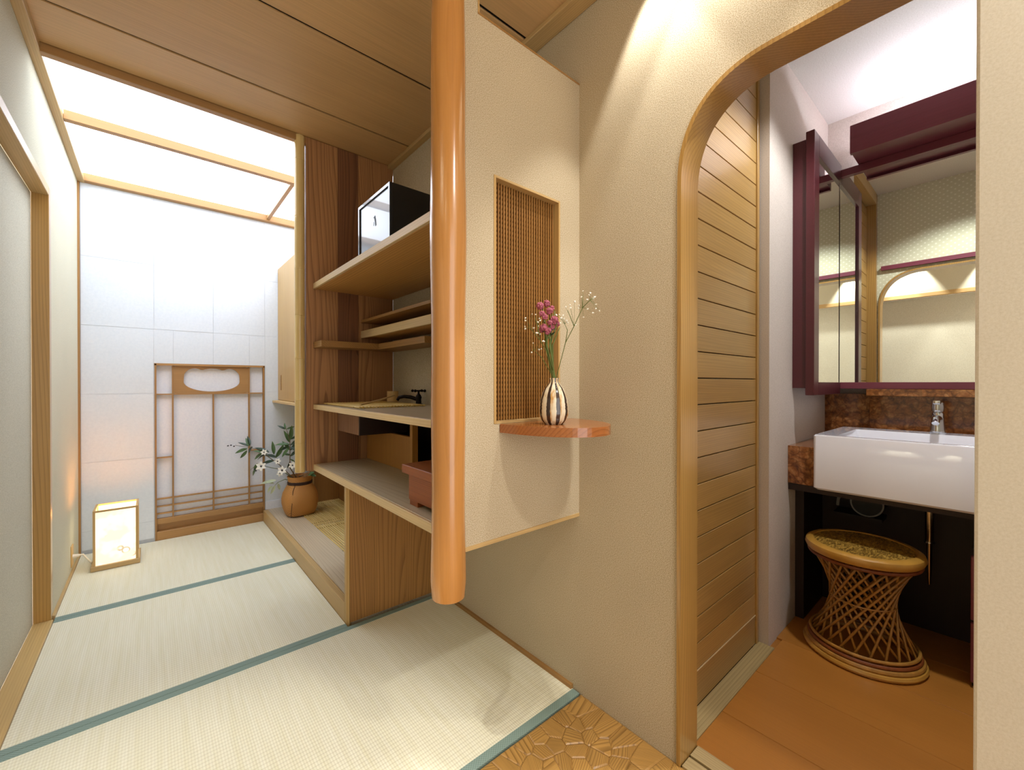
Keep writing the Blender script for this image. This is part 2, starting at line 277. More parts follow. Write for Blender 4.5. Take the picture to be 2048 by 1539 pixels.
# ------------------------------------------------------------------ mesh helpers (all coordinates are world metres)
ORIGIN = {}
class MB:
    def __init__(s): s.bm = bmesh.new()
    def box(s, x0, x1, y0, y1, z0, z1, bv=0.0, seg=1):
        t = bmesh.new(); bmesh.ops.create_cube(t, size=1.0)
        for v in t.verts: v.co = Vector(((x0+x1)/2 + v.co.x*(x1-x0), (y0+y1)/2 + v.co.y*(y1-y0), (z0+z1)/2 + v.co.z*(z1-z0)))
        if bv > 0: bmesh.ops.bevel(t, geom=list(t.edges), offset=bv, segments=seg, affect='EDGES', profile=0.5)
        s._merge(t); return s
    def _merge(s, t):
        me = bpy.data.meshes.new('tmp'); t.to_mesh(me); t.free(); s.bm.from_mesh(me); bpy.data.meshes.remove(me)
    def prism(s, pts, axis, lo, hi, bv=0.0):
        # pts: 2D outline; axis 'X': (y,z) 'Y': (x,z) 'Z': (x,y)
        t = bmesh.new(); f = {'X': lambda p, a: (a, p[0], p[1]), 'Y': lambda p, a: (p[0], a, p[1]), 'Z': lambda p, a: (p[0], p[1], a)}[axis]
        A = [t.verts.new(f(p, lo)) for p in pts]; B = [t.verts.new(f(p, hi)) for p in pts]
        n = len(pts); fa = t.faces.new(A); fb = t.faces.new(B)
        for i in range(n): t.faces.new((A[i], A[(i+1) % n], B[(i+1) % n], B[i]))
        if bv: bmesh.ops.bevel(t, geom=[e for e in t.edges if e in set(fb.edges)], offset=bv, segments=1, affect='EDGES')
        t.normal_update(); bmesh.ops.triangulate(t, faces=[q for q in t.faces if len(q.verts) > 4], quad_method='BEAUTY', ngon_method='EAR_CLIP'); bmesh.ops.recalc_face_normals(t, faces=list(t.faces)); s._merge(t); return s
    def strip(s, inner, outer, axis, lo, hi):
        # closed solid between two open polylines of equal length
        t = bmesh.new(); f = {'X': lambda p, a: (a, p[0], p[1]), 'Y': lambda p, a: (p[0], a, p[1]), 'Z': lambda p, a: (p[0], p[1], a)}[axis]
        q = [[t.verts.new(f(p, a)) for p in L] for L in (inner, outer) for a in (lo, hi)]
        il, ih, ol, oh = q; n = len(inner)
        for i in range(n-1):
            t.faces.new((il[i], il[i+1], ih[i+1], ih[i])); t.faces.new((ol[i], oh[i], oh[i+1], ol[i+1]))
            t.faces.new((il[i], ol[i], ol[i+1], il[i+1])); t.faces.new((ih[i], ih[i+1], oh[i+1], oh[i]))
        for i in (0, n-1): t.faces.new((il[i], ih[i], oh[i], ol[i]))
        bmesh.ops.recalc_face_normals(t, faces=list(t.faces)); s._merge(t); return s
    def tube(s, pts, r, n=8, cap=True):
        pts = [Vector(p) for p in pts]; R = r if isinstance(r, (list, tuple)) else [r]*len(pts)
        t = bmesh.new(); rings = []; up = None
        for i, p in enumerate(pts):
            d = (pts[min(i+1, len(pts)-1)] - pts[max(i-1, 0)]).normalized()
            if up is None: up = Vector((0, 0, 1)) if abs(d.z) < 0.9 else Vector((1, 0, 0))
            a = d.cross(up).normalized(); b2 = a.cross(d).normalized(); up = b2
            rings.append([t.verts.new(p + (a*math.cos(2*pi*k/n) + b2*math.sin(2*pi*k/n))*R[i]) for k in range(n)])
        for i in range(len(rings)-1):
            for k in range(n): t.faces.new((rings[i][k], rings[i][(k+1) % n], rings[i+1][(k+1) % n], rings[i+1][k]))
        if cap: t.faces.new(rings[0][::-1]); t.faces.new(rings[-1])
        bmesh.ops.recalc_face_normals(t, faces=list(t.faces)); s._merge(t); return s
    def lathe(s, prof, c, n=32, sq=None, sx=1.0, sy=1.0, close=True):
        # prof: list (r, z); sq: list of superellipse exponents per ring
        t = bmesh.new(); rings = []
        for i, (r, z) in enumerate(prof):
            e = sq[i] if sq else 2.0; ring = []
            for k in range(n):
                a = 2*pi*k/n; ca, sa = math.cos(a), math.sin(a)
                q = (abs(ca)**e + abs(sa)**e)**(-1/e)
                ring.append(t.verts.new((c[0]+r*q*ca*sx, c[1]+r*q*sa*sy, c[2]+z)))
            rings.append(ring)
        for i in range(len(rings)-1):
            for k in range(n): t.faces.new((rings[i][k], rings[i][(k+1) % n], rings[i+1][(k+1) % n], rings[i+1][k]))
        if close: t.faces.new(rings[0][::-1]); t.faces.new(rings[-1])
        bmesh.ops.recalc_face_normals(t, faces=list(t.faces)); s._merge(t); return s
    def torus(s, c, R, r, n=40, m=8, sx=1, sy=1):
        t = bmesh.new(); V = [[t.verts.new((c[0]+(R+r*math.cos(2*pi*j/m))*math.cos(2*pi*i/n)*sx, c[1]+(R+r*math.cos(2*pi*j/m))*math.sin(2*pi*i/n)*sy, c[2]+r*math.sin(2*pi*j/m))) for j in range(m)] for i in range(n)]
        for i in range(n):
            for j in range(m): t.faces.new((V[i][j], V[(i+1) % n][j], V[(i+1) % n][(j+1) % m], V[i][(j+1) % m]))
        bmesh.ops.recalc_face_normals(t, faces=list(t.faces)); s._merge(t); return s
    def ball(s, c, r, sub=1, sc=(1, 1, 1)):
        t = bmesh.new(); bmesh.ops.create_icosphere(t, subdivisions=sub, radius=r)
        for v in t.verts: v.co = Vector((c[0]+v.co.x*sc[0], c[1]+v.co.y*sc[1], c[2]+v.co.z*sc[2]))
        s._merge(t); return s
    def leaf(s, base, d, up, L, W, fold=0.25, n=6):
        # a blade with a folded midrib and a real thickness
        base = Vector(base); d = Vector(d).normalized(); up = Vector(up); side = d.cross(up).normalized(); up = side.cross(d).normalized()
        t = bmesh.new(); th = 0.0006; lay = []
        for off in (th, -th):
            mid, le, ri = [], [], []
            for i in range(n+1):
                u = i/n; wd = W*math.sin(pi*min(1, u*0.97+0.03))**0.8*(1-0.35*u); p = base + d*(L*u) + up*(-0.22*L*u*u + off)
                mid.append(t.verts.new(p)); le.append(t.verts.new(p + side*wd + up*wd*fold)); ri.append(t.verts.new(p - side*wd + up*wd*fold))
            lay.append((mid, le, ri))
        for k, (mid, le, ri) in enumerate(lay):
            for i in range(n):
                a = (mid[i], le[i], le[i+1], mid[i+1]); b2 = (ri[i], mid[i], mid[i+1], ri[i+1])
                t.faces.new(a if k else a[::-1]); t.faces.new(b2 if k else b2[::-1])
        (m0, l0, r0), (m1, l1, r1) = lay
        for i in range(n): t.faces.new((l0[i], l0[i+1], l1[i+1], l1[i])); t.faces.new((r0[i+1], r0[i], r1[i], r1[i+1]))
        s._merge(t); return s
    def build(s, name, mat, parent=None, smooth=False, origin=None):
        bm = s.bm; vs = [v.co for v in bm.verts]
        if origin is None:
            mn = Vector([min(v[i] for v in vs) for i in range(3)]); mx = Vector([max(v[i] for v in vs) for i in range(3)])
            origin = Vector(((mn.x+mx.x)/2, (mn.y+mx.y)/2, mn.z))
        origin = Vector(origin)
        for v in bm.verts: v.co -= origin
        me = bpy.data.meshes.new(name); bm.to_mesh(me); bm.free()
        if isinstance(mat, str): mat = MATS[mat]
        me.materials.append(mat)
        if smooth:
            me.shade_smooth() if hasattr(me, 'shade_smooth') else None
            for p in me.polygons: p.use_smooth = True
        o = bpy.data.objects.new(name, me); COL.objects.link(o)
        ORIGIN[o.name] = origin
        if smooth == 'auto':
            try: me.set_sharp_from_angle(angle=0.7)
            except Exception: pass
        place(o, origin, parent); return o
def place(o, origin, parent):
    ORIGIN[o.name] = Vector(origin)
    if parent is not None:
        o.parent = parent; o.location = Vector(origin) - ORIGIN[parent.name]
    else: o.location = origin
def inst(src, name, at, parent):
    o = bpy.data.objects.new(name, src.data); COL.objects.link(o); place(o, at, parent); return o
def thing(name, label, cat, loc, group=None):
    o = bpy.data.objects.new(name, None); COL.objects.link(o); o.empty_display_size = 0.05
    place(o, loc, None); return tag(o, label, cat, group)
def tag(o, label, cat, group=None):
    o['label'] = label; o['category'] = cat
    if group: o['group'] = group
    return o
def struct(o, label=None):
    o['kind'] = 'structure'
    if label: o['label'] = label
    return o
def B(*a, **k): return MB().box(*a, **k)

# ------------------------------------------------------------------ dimensions
XL, XR = -0.362, 1.15          # left wall, arch wall
YB = 3.84                      # far wall
ZC = 2.42                      # board ceiling
YP = 0.972                     # hanging partition
YS = 2.42                      # side panel of the shelves
XM = 2.728                     # mirror plane in the wash room
Z2 = 2.54                      # wash room ceiling
YN = -1.6                      # where the modelled corridor ends behind the camera

# ------------------------------------------------------------------ floor and tatami
fl = struct(B(XL-0.1, 3.0, YN, 4.0, -0.10, -0.03).build('floor', 'black_gap'))
def tatami(x0, x1, y0, y1, label, near, far):
    t = thing('tatami_mat', label, 'tatami mat', ((x0+x1)/2, (y0+y1)/2, -0.03), 'tatami mats of the small room')
    B(x0, x1, y0+0.002, y1-0.002, -0.03, 0.0).build('mat_body', 'tatami', t)
    if near: B(x0, x1, y0, y0+0.030, -0.029, 0.0015, bv=0.001).build('border', 'heri_teal', t)
    if far: B(x0, x1, y1-0.028, y1, -0.029, 0.0015, bv=0.001).build('border', 'heri_teal', t)
tatami(-0.35, 1.146, 0.967, 1.912, 'wide straw tatami mat nearest the camera, under the round log post', True, True)
tatami(-0.35, 0.666, 1.914, 2.850, 'middle tatami mat between two teal cloth borders', True, True)
tatami(-0.35, 0.666, 2.852, 3.826, 'far tatami mat with the glowing lantern on it', True, False)

# carved wood floor in front of the tatami: cut irregular facets
def clip(poly, p, q):
    # keep the part of poly closer to p than to q
    mx, my = (p[0]+q[0])/2, (p[1]+q[1])/2; nx, ny = q[0]-p[0], q[1]-p[1]; out = []
    for i in range(len(poly)):
        a, b = poly[i], poly[(i+1) % len(poly)]
        da = (a[0]-mx)*nx+(a[1]-my)*ny; db = (b[0]-mx)*nx+(b[1]-my)*ny
        if da <= 0: out.append(a)
        if da*db < 0:
            u = da/(da-db); out.append((a[0]+(b[0]-a[0])*u, a[1]+(b[1]-a[1])*u))
    return out
carved = struct(B(XL+0.012, XR, YN, 0.963, -0.03, -0.0045).build('floor_carved_wood', 'cedar_low'), 'carved wood floor boards in front of the tatami')
fx0, fx1, fy0, fy1 = XL+0.012, XR-0.001, -0.35, 0.962
seeds = []; cs = 0.052
nx_, ny_ = int((fx1-fx0)/cs), int((fy1-fy0)/cs)
for i in range(nx_):
    for j in range(ny_):
        seeds.append((fx0+(i+0.5+random.uniform(-.38, .38))*cs, fy0+(j+0.5+random.uniform(-.38, .38))*cs))
rest = MB(); count = 0
for p in seeds:
    poly = [(max(fx0, p[0]-0.12), max(fy0, p[1]-0.12)), (min(fx1, p[0]+0.12), max(fy0, p[1]-0.12)), (min(fx1, p[0]+0.12), min(fy1, p[1]+0.12)), (max(fx0, p[0]-0.12), min(fy1, p[1]+0.12))]
    for q in seeds:
        if q is not p and abs(q[0]-p[0]) < 0.16 and abs(q[1]-p[1]) < 0.16:
            poly = clip(poly, p, q)
            if len(poly) < 3: break
    if len(poly) < 3: continue
    c = (sum(a[0] for a in poly)/len(poly), sum(a[1] for a in poly)/len(poly)); g = 0.0005
    sh = []
    for a in poly:
        d = math.hypot(a[0]-c[0], a[1]-c[1]) or 1e-6; k = max(0.3, (d-g)/d); sh.append((c[0]+(a[0]-c[0])*k, c[1]+(a[1]-c[1])*k))
    clean = [sh[0]]
    for a in sh[1:]:
        if math.hypot(a[0]-clean[-1][0], a[1]-clean[-1][1]) > 0.003: clean.append(a)
    if math.hypot(clean[0][0]-clean[-1][0], clean[0][1]-clean[-1][1]) < 0.003: clean.pop()
    if len(clean) < 3: continue
    top = [(c[0]+(a[0]-c[0])*0.86, c[1]+(a[1]-c[1])*0.86) for a in clean]; h = random.uniform(-0.0015, 0.0)
    vis = c[0] > 0.5 and c[1] > 0.42
    t = bmesh.new(); lo = [t.verts.new((a[0], a[1], -0.012)) for a in clean]; md = [t.verts.new((a[0], a[1], h-0.0022)) for a in clean]
    tp = [t.verts.new((a[0], a[1], h)) for a in top]; n = len(clean)
    for L0, L1 in ((lo, md), (md, tp)):
        for i in range(n): t.faces.new((L0[i], L0[(i+1) % n], L1[(i+1) % n], L1[i]))
    t.faces.new(tp); bmesh.ops.recalc_face_normals(t, faces=list(t.faces))
    m = MB() if vis else rest; m._merge(t)
    if vis:
        o = m.build('carved_facet', 'carved_wood', carved); count += 1
o = rest.build('carved_facets', 'carved_wood', carved); o['kind'] = 'stuff'

# ------------------------------------------------------------------ left wall, sliding paper door, posts
struct(MB().prism([(2.884, 0), (YB, 0), (YB, ZC), (YN, ZC), (YN, 2.0), (2.884, 2.0)], 'X', XL-0.12, XL).build('wall_left', 'green_plaster'))
dr = struct(B(-0.44, -0.415, YN, 2.84, 0.012, 1.96).build('door_1', 'fusuma_paper'), 'sliding door covered in grey green paper on the left')
struct(B(-0.415, XL+0.004, 2.84, 2.884, 0.0, 2.0, bv=0.002).build('trim_1', 'arch_wood'), 'wooden door post on the left wall')
struct(B(-0.415, XL+0.004, YN, 2.84, 1.96, 2.0, bv=0.002).build('trim_2', 'hinoki_y'), 'wooden head rail over the sliding door')
struct(B(-0.415, -0.351, YN, 2.84, -0.03, 0.011, bv=0.002).build('trim_3', 'sill_pale_y'), 'pale wooden sill of the sliding door')
struct(B(XL-0.002, -0.351, 2.884, YB-0.004, -0.03, 0.011, bv=0.001).build('baseboard_left', 'hinoki_y'))
struct(B(XL-0.001, XL+0.010, YB-0.016, YB, 0.0, ZC-0.03).build('trim_4', 'shoji_wood_z'), 'thin brown batten in the far left corner')
struct(B(XL-0.001, -0.328, YN, YB, ZC-0.032, ZC, bv=0.002).build('trim_5', 'hinoki_y'), 'pale ceiling cornice above the left wall')

# ------------------------------------------------------------------ far wall with pasted paper sheets
SX0, SX1, SZ1 = 0.010, 0.680, 1.236     # opening of the low papered door
wbk = struct(MB().prism([(XL-0.12, -0.03), (SX0, -0.03), (SX0, SZ1), (SX1, SZ1), (SX1, -0.03), (1.45, -0.03), (1.45, ZC+0.1), (XL-0.12, ZC+0.1)], 'Y', YB+0.001, YB+0.10).build('wall_back', 'washi_back'), 'far wall pasted with white paper sheets')
rows = [0.02, 0.140, 0.585, 1.029, 1.477, 1.922, 2.39]
cols_full = [XL+0.012, 0.008, 0.345, 0.682, 1.02, 1.40]
def sheet(x0, x1, z0, z1):
    d = random.uniform(0.0006, 0.0022)
    B(x0+0.0006, x1-0.0006, YB-d, YB+0.002, z0+0.0006, z1-0.0006).build('paper_sheet', 'washi', wbk)
for r in range(len(rows)-1):
    z0, z1 = rows[r], rows[r+1]
    if z1 <= SZ1+0.01 or z0 < SZ1:
        sheet(XL+0.012, SX0-0.004, z0, z1)
        sheet(SX1+0.004, 1.02, max(z0, 0.088), z1); sheet(1.02, 1.40, max(z0, 0.088), z1)
        if z1 > SZ1:
            for a, b in ((SX0-0.004, 0.112), (0.112, 0.345), (0.345, 0.577), (0.577, SX1+0.004)): sheet(a, b, SZ1+0.004, z1)
    else:
        for a, b in zip(cols_full[:-1], cols_full[1:]): sheet(a, b, z0, z1)
struct(B(SX1+0.004, 1.0, YB-0.008, YB, 0.0855, 0.150).build('baseboard_back', 'shoji_paper'), 'pale paper skirting above the alcove platform')

# low papered door (shoji) set in the far wall
sj = struct(thing('door_2', 'low paper door with thin wooden bars and cloud-shaped cut-out', 'door', (0.345, YB, 0.0)))
del sj['category']
B(SX0+0.004, SX1-0.004, YB+0.030, YB+0.034, 0.105, SZ1).build('paper', 'shoji_paper', sj)
B(SX0, SX0+0.010, YB-0.006, YB+0.045, -0.02, SZ1).build('frame_post', 'shoji_wood_z', sj)
B(SX1-0.010, SX1, YB-0.006, YB+0.045, -0.02, SZ1).build('frame_post', 'shoji_wood_z', sj)
B(SX0-0.002, SX1+0.002, YB-0.006, YB+0.045, SZ1-0.010, SZ1+0.004).build('frame_head', 'shoji_wood_x', sj)
B(SX0+0.010, SX1-0.010, YB-0.010, YB+0.05, -0.02, 0.058, bv=0.002).build('threshold', 'shoji_wood_x', sj)
B(SX0+0.010, SX1-0.010, YB+0.036, YB+0.05, 0.058, 0.110).build('kick_board', 'shoji_wood_x', sj)
B(SX0+0.010, SX1-0.010, YB+0.002, YB+0.030, 0.108, 0.146, bv=0.001).build('bottom_rail', 'shoji_wood_x', sj)
bw = 0.0045; y0, y1 = YB+0.006, YB+0.030
for x, za, zb in ((0.109, 0.146, SZ1-0.01), (0.346, 0.146, 1.02), (0.576, 0.146, SZ1-0.01)):
    B(x-bw, x+bw, y0, y1, za, zb).build('upright_bar', 'shoji_wood_z', sj)
for x0, x1, z in ((SX0+0.01, 0.105, 1.022), (0.580, SX1-0.01, 1.022), (0.1135, 0.5715, 1.022), (SX0+0.01, 0.105, 0.575), (0.580, SX1-0.01, 0.571)):
    B(x0, x1, y0+0.001, y1, z-0.004, z+0.004).build('cross_bar', 'shoji_wood_x', sj)
for z in (0.180, 0.231, 0.284):
    for x0, x1 in ((SX0+0.01, 0.1045), (0.1135, 0.3415), (0.3505, 0.5715), (0.5805, SX1-0.01)):
        B(x0, x1, y0+0.001, y1, z-0.004, z+0.004).build('cross_bar', 'shoji_wood_x', sj)
# header board with a cloud-shaped hole: strip between the outline of the board and the hole
hc = (0.3425, 1.112); hole = []; N = 72
for i in range(N+1):
    a = 2*pi*i/N; ca, sa = math.cos(a), math.sin(a)
    if sa <= 0: r = (0.172*ca, 0.074*sa)
    else:
        u = abs(ca); zc = 0.074+0.024*math.sqrt(max(0, 1-(u/0.40)**2)) if u < 0.40 else 0
        zs_ = 0.030+0.068*math.sqrt(max(0, 1-((u-0.62)/0.38)**2)) if u > 0.24 else 0
        r = (0.172*ca, max(zc, zs_)*min(1, sa*6))
    hole.append((hc[0]+r[0], hc[1]+r[1]))
bx0, bx1, bz0, bz1 = 0.1135, 0.5715, 1.026, SZ1-0.010
outl = []
for i in range(N+1):
    a = 2*pi*i/N; dx, dz = hole[i][0]-hc[0], hole[i][1]-hc[1]
    tx = ((bx1-hc[0]) if dx > 0 else (bx0-hc[0]))/dx if abs(dx) > 1e-6 else 1e9
    tz = ((bz1-hc[1]) if dz > 0 else (bz0-hc[1]))/dz if abs(dz) > 1e-6 else 1e9
    k = min(tx, tz); outl.append((hc[0]+dx*k, hc[1]+dz*k))
MB().strip(hole, outl, 'Y', YB+0.010, YB+0.026).build('header_board', 'shoji_wood_x', sj)

# ------------------------------------------------------------------ ceiling
cl = struct(B(XL-0.1, 1.199, YN, 2.46, ZC+0.008, ZC+0.08).build('ceiling', 'black_gap'))
edges = [YN, -0.74, -0.258, 0.224, 0.706, 1.188, 1.670, 2.152, 2.425]
for a, b in zip(edges[:-1], edges[1:]):
    B(-0.332, 1.112, a+0.0065, b-0.0065, ZC, ZC+0.0075, bv=0.0008).build('ceiling_board', 'ceiling_wood', cl)
struct(B(-0.332, 1.18, 2.425, 2.462, ZC-0.032, ZC+0.06, bv=0.002).build('trim_6', 'shoji_wood_x'), 'front beam of the luminous ceiling')
struct(B(-0.332, 1.40, YB-0.046, YB, ZC-0.030, ZC+0.019, bv=0.002).build('trim_7', 'shoji_wood_x'), 'beam above the white far wall')
struct(B(1.084, 1.1495, 0.83, 2.42, ZC-0.020, ZC-0.0005, bv=0.002).build('trim_8', 'hinoki_y'), 'ceiling cornice along the plastered wall')
lc = thing('luminous_ceiling', 'glowing white luminous ceiling panel with thin wooden glazing bars', 'ceiling light', (0.5, 3.13, ZC-0.02))
B(-0.36, 1.40, 2.455, YB, ZC+0.020, ZC+0.030).build('diffuser', 'skylight_glow', lc)
B(-0.3275, 1.3995, 2.980, 3.018, ZC-0.026, ZC+0.0195, bv=0.001).build('glazing_bar', 'shoji_wood_x', lc)
B(0.690, 0.714, 3.0185, YB-0.0465, ZC-0.018, ZC+0.0195, bv=0.001).build('glazing_bar', 'shoji_wood_x', lc)
# side of the well on the right, beyond the shelves
struct(B(1.40, 1.45, 2.44, YB, -0.03, ZC+0.1).build('wall_alcove_side', 'washi'))

# ------------------------------------------------------------------ arch wall
def arch(off):
    # outline from the far jamb foot over the top to the near jamb foot; off grows outward
    yf, yn, ztop, zs = 0.592+off, -0.13-off, 1.925+off, 1.66
    a, b, n = 0.235+off, ztop-zs, 2.4; pts = [(yf, 0.0)]
    for i in range(21):
        t = pi/2*i/20; pts.append((yf-a + a*math.cos(t)**(2/n), zs + b*max(0.0, math.sin(t))**(2/n)))
    for i in range(21):
        t = pi/2*(1-i/20); pts.append((yn+a - a*math.cos(t)**(2/n), zs + b*max(0.0, math.sin(t))**(2/n)))
    pts.append((yn, 0.0)); return pts
A0 = arch(0.012)
out = [(1.94, -0.03), (1.94, 0.60), (2.42, 0.60), (2.42, ZC), (YN, ZC), (YN, -0.03), (A0[-1][0], -0.03)]
struct(MB().prism(out + A0[::-1][1:-1] + [(A0[0][0], -0.03)], 'X', XR, 1.20).build('wall_right', 'sand_plaster'), 'sand plastered wall with the arched doorway')
inn = [(0.70, -0.03), (0.70, Z2), (YN, Z2), (YN, -0.03), (A0[-1][0], -0.03)]
struct(MB().prism(inn + A0[::-1][1:-1] + [(A0[0][0], -0.03)], 'X', 1.2005, 1.236).build('wall_washroom_entry', 'dotted_paper'), 'wash room side of the arch wall, dotted paper')
ar = struct(MB().strip(arch(0.0), arch(0.0115), 'X', XR-0.006, 1.246).build('door_arch', 'arch_wood', smooth='auto'), 'varnished wooden lining of the arched doorway')
struct(B(1.236, 1.262, YN, 0.585, 1.955, 1.985).build('trim_9', 'mahogany_y'), 'dark picture rail on the dotted paper')
struct(B(0.98, XR-0.0005, YN, 0.0245, -0.03, ZC, bv=0.004, seg=2).build('wall_pier', 'pier_paper'), 'pale papered wall end at the right edge')
# recess behind the shelves
struct(B(1.118, XR-0.0005, 1.35, YS-0.0005, 0.9855, ZC-0.0205).build('wall_shelf_back', 'sand_plaster'), 'plastered wall behind the shelves')
struct(B(1.138, XR, 1.0, 1.93, -0.03, 0.014).build('baseboard_right', 'shelf_brown'))

# ------------------------------------------------------------------ hanging partition with lattice
PX0, PX1, PZ0, PZ1 = 0.64, XR, 0.628, 2.160
LX0, LX1, LZ0, LZ1 = 0.772, 1.041, 0.987, 1.708
po = [(PX0, PZ0+0.012), (PX1, PZ0+0.012), (PX1, PZ1-0.006), (0.712, PZ1-0.006), (0.712, ZC), (PX0, ZC)]
# built from slabs around the lattice opening
pt = MB(); ya, yb = YP, YP+0.055
pt.prism([(PX0, PZ0+0.012), (LX0-0.008, PZ0+0.012), (LX0-0.008, PZ1-0.006), (0.706, PZ1-0.006), (0.706, ZC), (PX0, ZC)], 'Y', ya, yb)
pt.box(LX1+0.008, PX1, ya, yb, PZ0+0.012, PZ1-0.006); pt.box(LX0-0.008, LX1+0.008, ya, yb, PZ0+0.012, LZ0-0.008); pt.box(LX0-0.008, LX1+0.008, ya, yb, LZ1+0.008, PZ1-0.006)
wp = struct(pt.build('wall_partition', 'sand_plaster'), 'plastered hanging partition between the log post and the arch wall')
B(PX0, PX1, ya-0.002, yb+0.002, PZ0, PZ0+0.012).build('edge_strip', 'hinoki_x', wp)
B(0.706, PX1, ya-0.001, yb+0.001, PZ1-0.006, PZ1).build('edge_strip', 'shelf_brown', wp)
B(0.706, 0.712, ya-0.001, yb+0.001, PZ1, ZC).build('edge_strip', 'hinoki_z', wp)
lt = thing('lattice_window', 'fine brown wooden lattice set in the plastered partition', 'lattice', ((LX0+LX1)/2, YP+0.03, LZ0))
for x in (LX0-0.0075, LX1+0.0005): B(x, x+0.007, ya-0.0015, yb+0.0015, LZ0-0.0075, LZ1+0.0075).build('frame', 'hinoki_z', lt)
for z in (LZ0-0.0075, LZ1+0.0005): B(LX0, LX1, ya-0.0015, yb+0.0015, z, z+0.007).build('frame', 'hinoki_x', lt)
nv = 25; px_ = (LX1-LX0)/nv; first = None
for i in range(nv):
    x = LX0+(i+0.5)*px_
    if first is None: first = B(x-0.0023, x+0.0023, ya+0.020, ya+0.025, LZ0, LZ1).build('upright_slat', 'lattice_wood', lt); fx = x
    else: inst(first, 'upright_slat', ORIGIN[first.name]+Vector((x-fx, 0, 0)), lt)
nh = 50; pz_ = (LZ1-LZ0)/nh; first = None
for i in range(nh):
    z = LZ0+(i+0.5)*pz_
    if first is None: first = B(LX0, LX1, ya+0.0255, ya+0.030, z-0.0034, z+0.0034).build('cross_slat', 'lattice_wood', lt); fz = z
    else: inst(first, 'cross_slat', ORIGIN[first.name]+Vector((0, 0, z-fz)), lt)
B(LX0, LX1, yb-0.008, yb-0.004, LZ0, LZ1).build('backing_panel', 'black_gap', lt)

# round log post
lp = MB(); prof = []
for i in range(40):
    z = 0.512 + (ZC-0.512)*i/39; r = 0.0475 + 0.0016*math.sin(z*5.1) + 0.0012*math.sin(z*13+1)
    prof.append((r, z))
prof = [(0.020, 0.5095), (0.040, 0.5105), (0.045, 0.5140)] + prof[1:]
lp.lathe(prof, (0.617, YP+0.015, 0), 40)
tag(lp.build('log_post', 'pillar_wood', smooth='auto'), 'smooth orange round log post hanging short of the floor', 'post')

# ------------------------------------------------------------------ bamboo post
bb = thing('bamboo_post', 'pale bamboo post beside the cedar side panel', 'post', (0.598, YS+0.02, 0.624))
nodes = [0.624, 0.780, 1.010, 1.232, 1.462, 1.710, 1.985, 2.290, ZC-0.001]
for i in range(len(nodes)-1):
    z0, z1 = nodes[i], nodes[i+1]; h = z1-z0
    r0, r1 = 0.0245, 0.0245
    pr = [(0.0243, 0.0), (0.0256, 0.003), (0.0250, 0.008), (0.0247, h*0.5), (0.0249, h-0.010), (0.0254, h-0.004), (0.0243, h)]
    MB().lathe(pr, (0.598, YS+0.02, z0), 28).build('culm_segment', 'bamboo', bb, smooth='auto')
# ------------------------------------------------------------------ shelves hung on the side panel
su = thing('wall_shelves', 'cedar side panel with staggered wooden shelves, worktop and deep lower shelf', 'shelf', (0.9, 1.7, 0.628))
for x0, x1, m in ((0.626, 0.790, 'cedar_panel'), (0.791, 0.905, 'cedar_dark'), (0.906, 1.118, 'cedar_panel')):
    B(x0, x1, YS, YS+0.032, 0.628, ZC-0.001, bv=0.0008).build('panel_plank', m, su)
YE = 1.03
def shelf(name, x0, x1, y0, y1, z0, z1, m, edge=None):
    o = B(x0+(0.012 if edge else 0), x1, y0, y1, z0, z1, bv=0.0012).build(name, m, su)
    if edge: B(x0, x0+0.0118, y0, y1, z0, z1, bv=0.0012).build('front_edge', edge, o)
shelf('top_shelf', 0.660, 1.117, YE, YS-0.0005, 1.610, 1.640, 'shelf_wood', 'shelf_edge_lit')
shelf('thin_shelf', 0.920, 1.117, YE, YS-0.0005, 1.450, 1.466, 'shelf_brown')
shelf('middle_shelf', 0.920, 1.117, YE, YS-0.0005, 1.360, 1.402, 'shelf_wood', 'shelf_edge_lit')
o = MB().prism([(0.660, YS-0.0005), (0.660, 2.275), (0.965, 2.275), (0.965, 1.75), (1.117, 1.75), (1.117, YS-0.0005)], 'Z', 1.290, 1.322).build('angle_shelf', 'shelf_brown', su)
shelf('worktop', 0.660, 1.149, YE, YS-0.0005, 0.960, 0.985, 'grey_board', 'shelf_edge_lit')
shelf('lower_shelf', 0.660, 1.149, YE, YS-0.0005, 0.629, 0.661, 'grey_board', 'shelf_edge_lit')
bs = B(0.790, 1.050, 2.095, 2.110, 0.836, 0.9595).build('basin_box', 'dark_cabinet', su)  # near face given the dark wood to hold its shadow
B(0.790, 0.805, 2.1105, YS-0.001, 0.836, 0.9595).build('side', 'basin_board', bs)
B(0.8055, 1.050, 2.1105, YS-0.001, 0.836, 0.850).build('bottom', 'dark_cabinet', bs)
B(0.955, 0.975, 1.86, YS-0.001, 0.6615, 0.8355).build('under_panel', 'under_panel', su)
B(0.945, 0.975, 1.835, 1.859, 0.6615, 0.9595).build('under_post', 'under_panel', su)
B(1.120, 1.149, YE, YS-0.001, 0.6615, 0.9595).build('back_board', 'dark_cabinet', su)

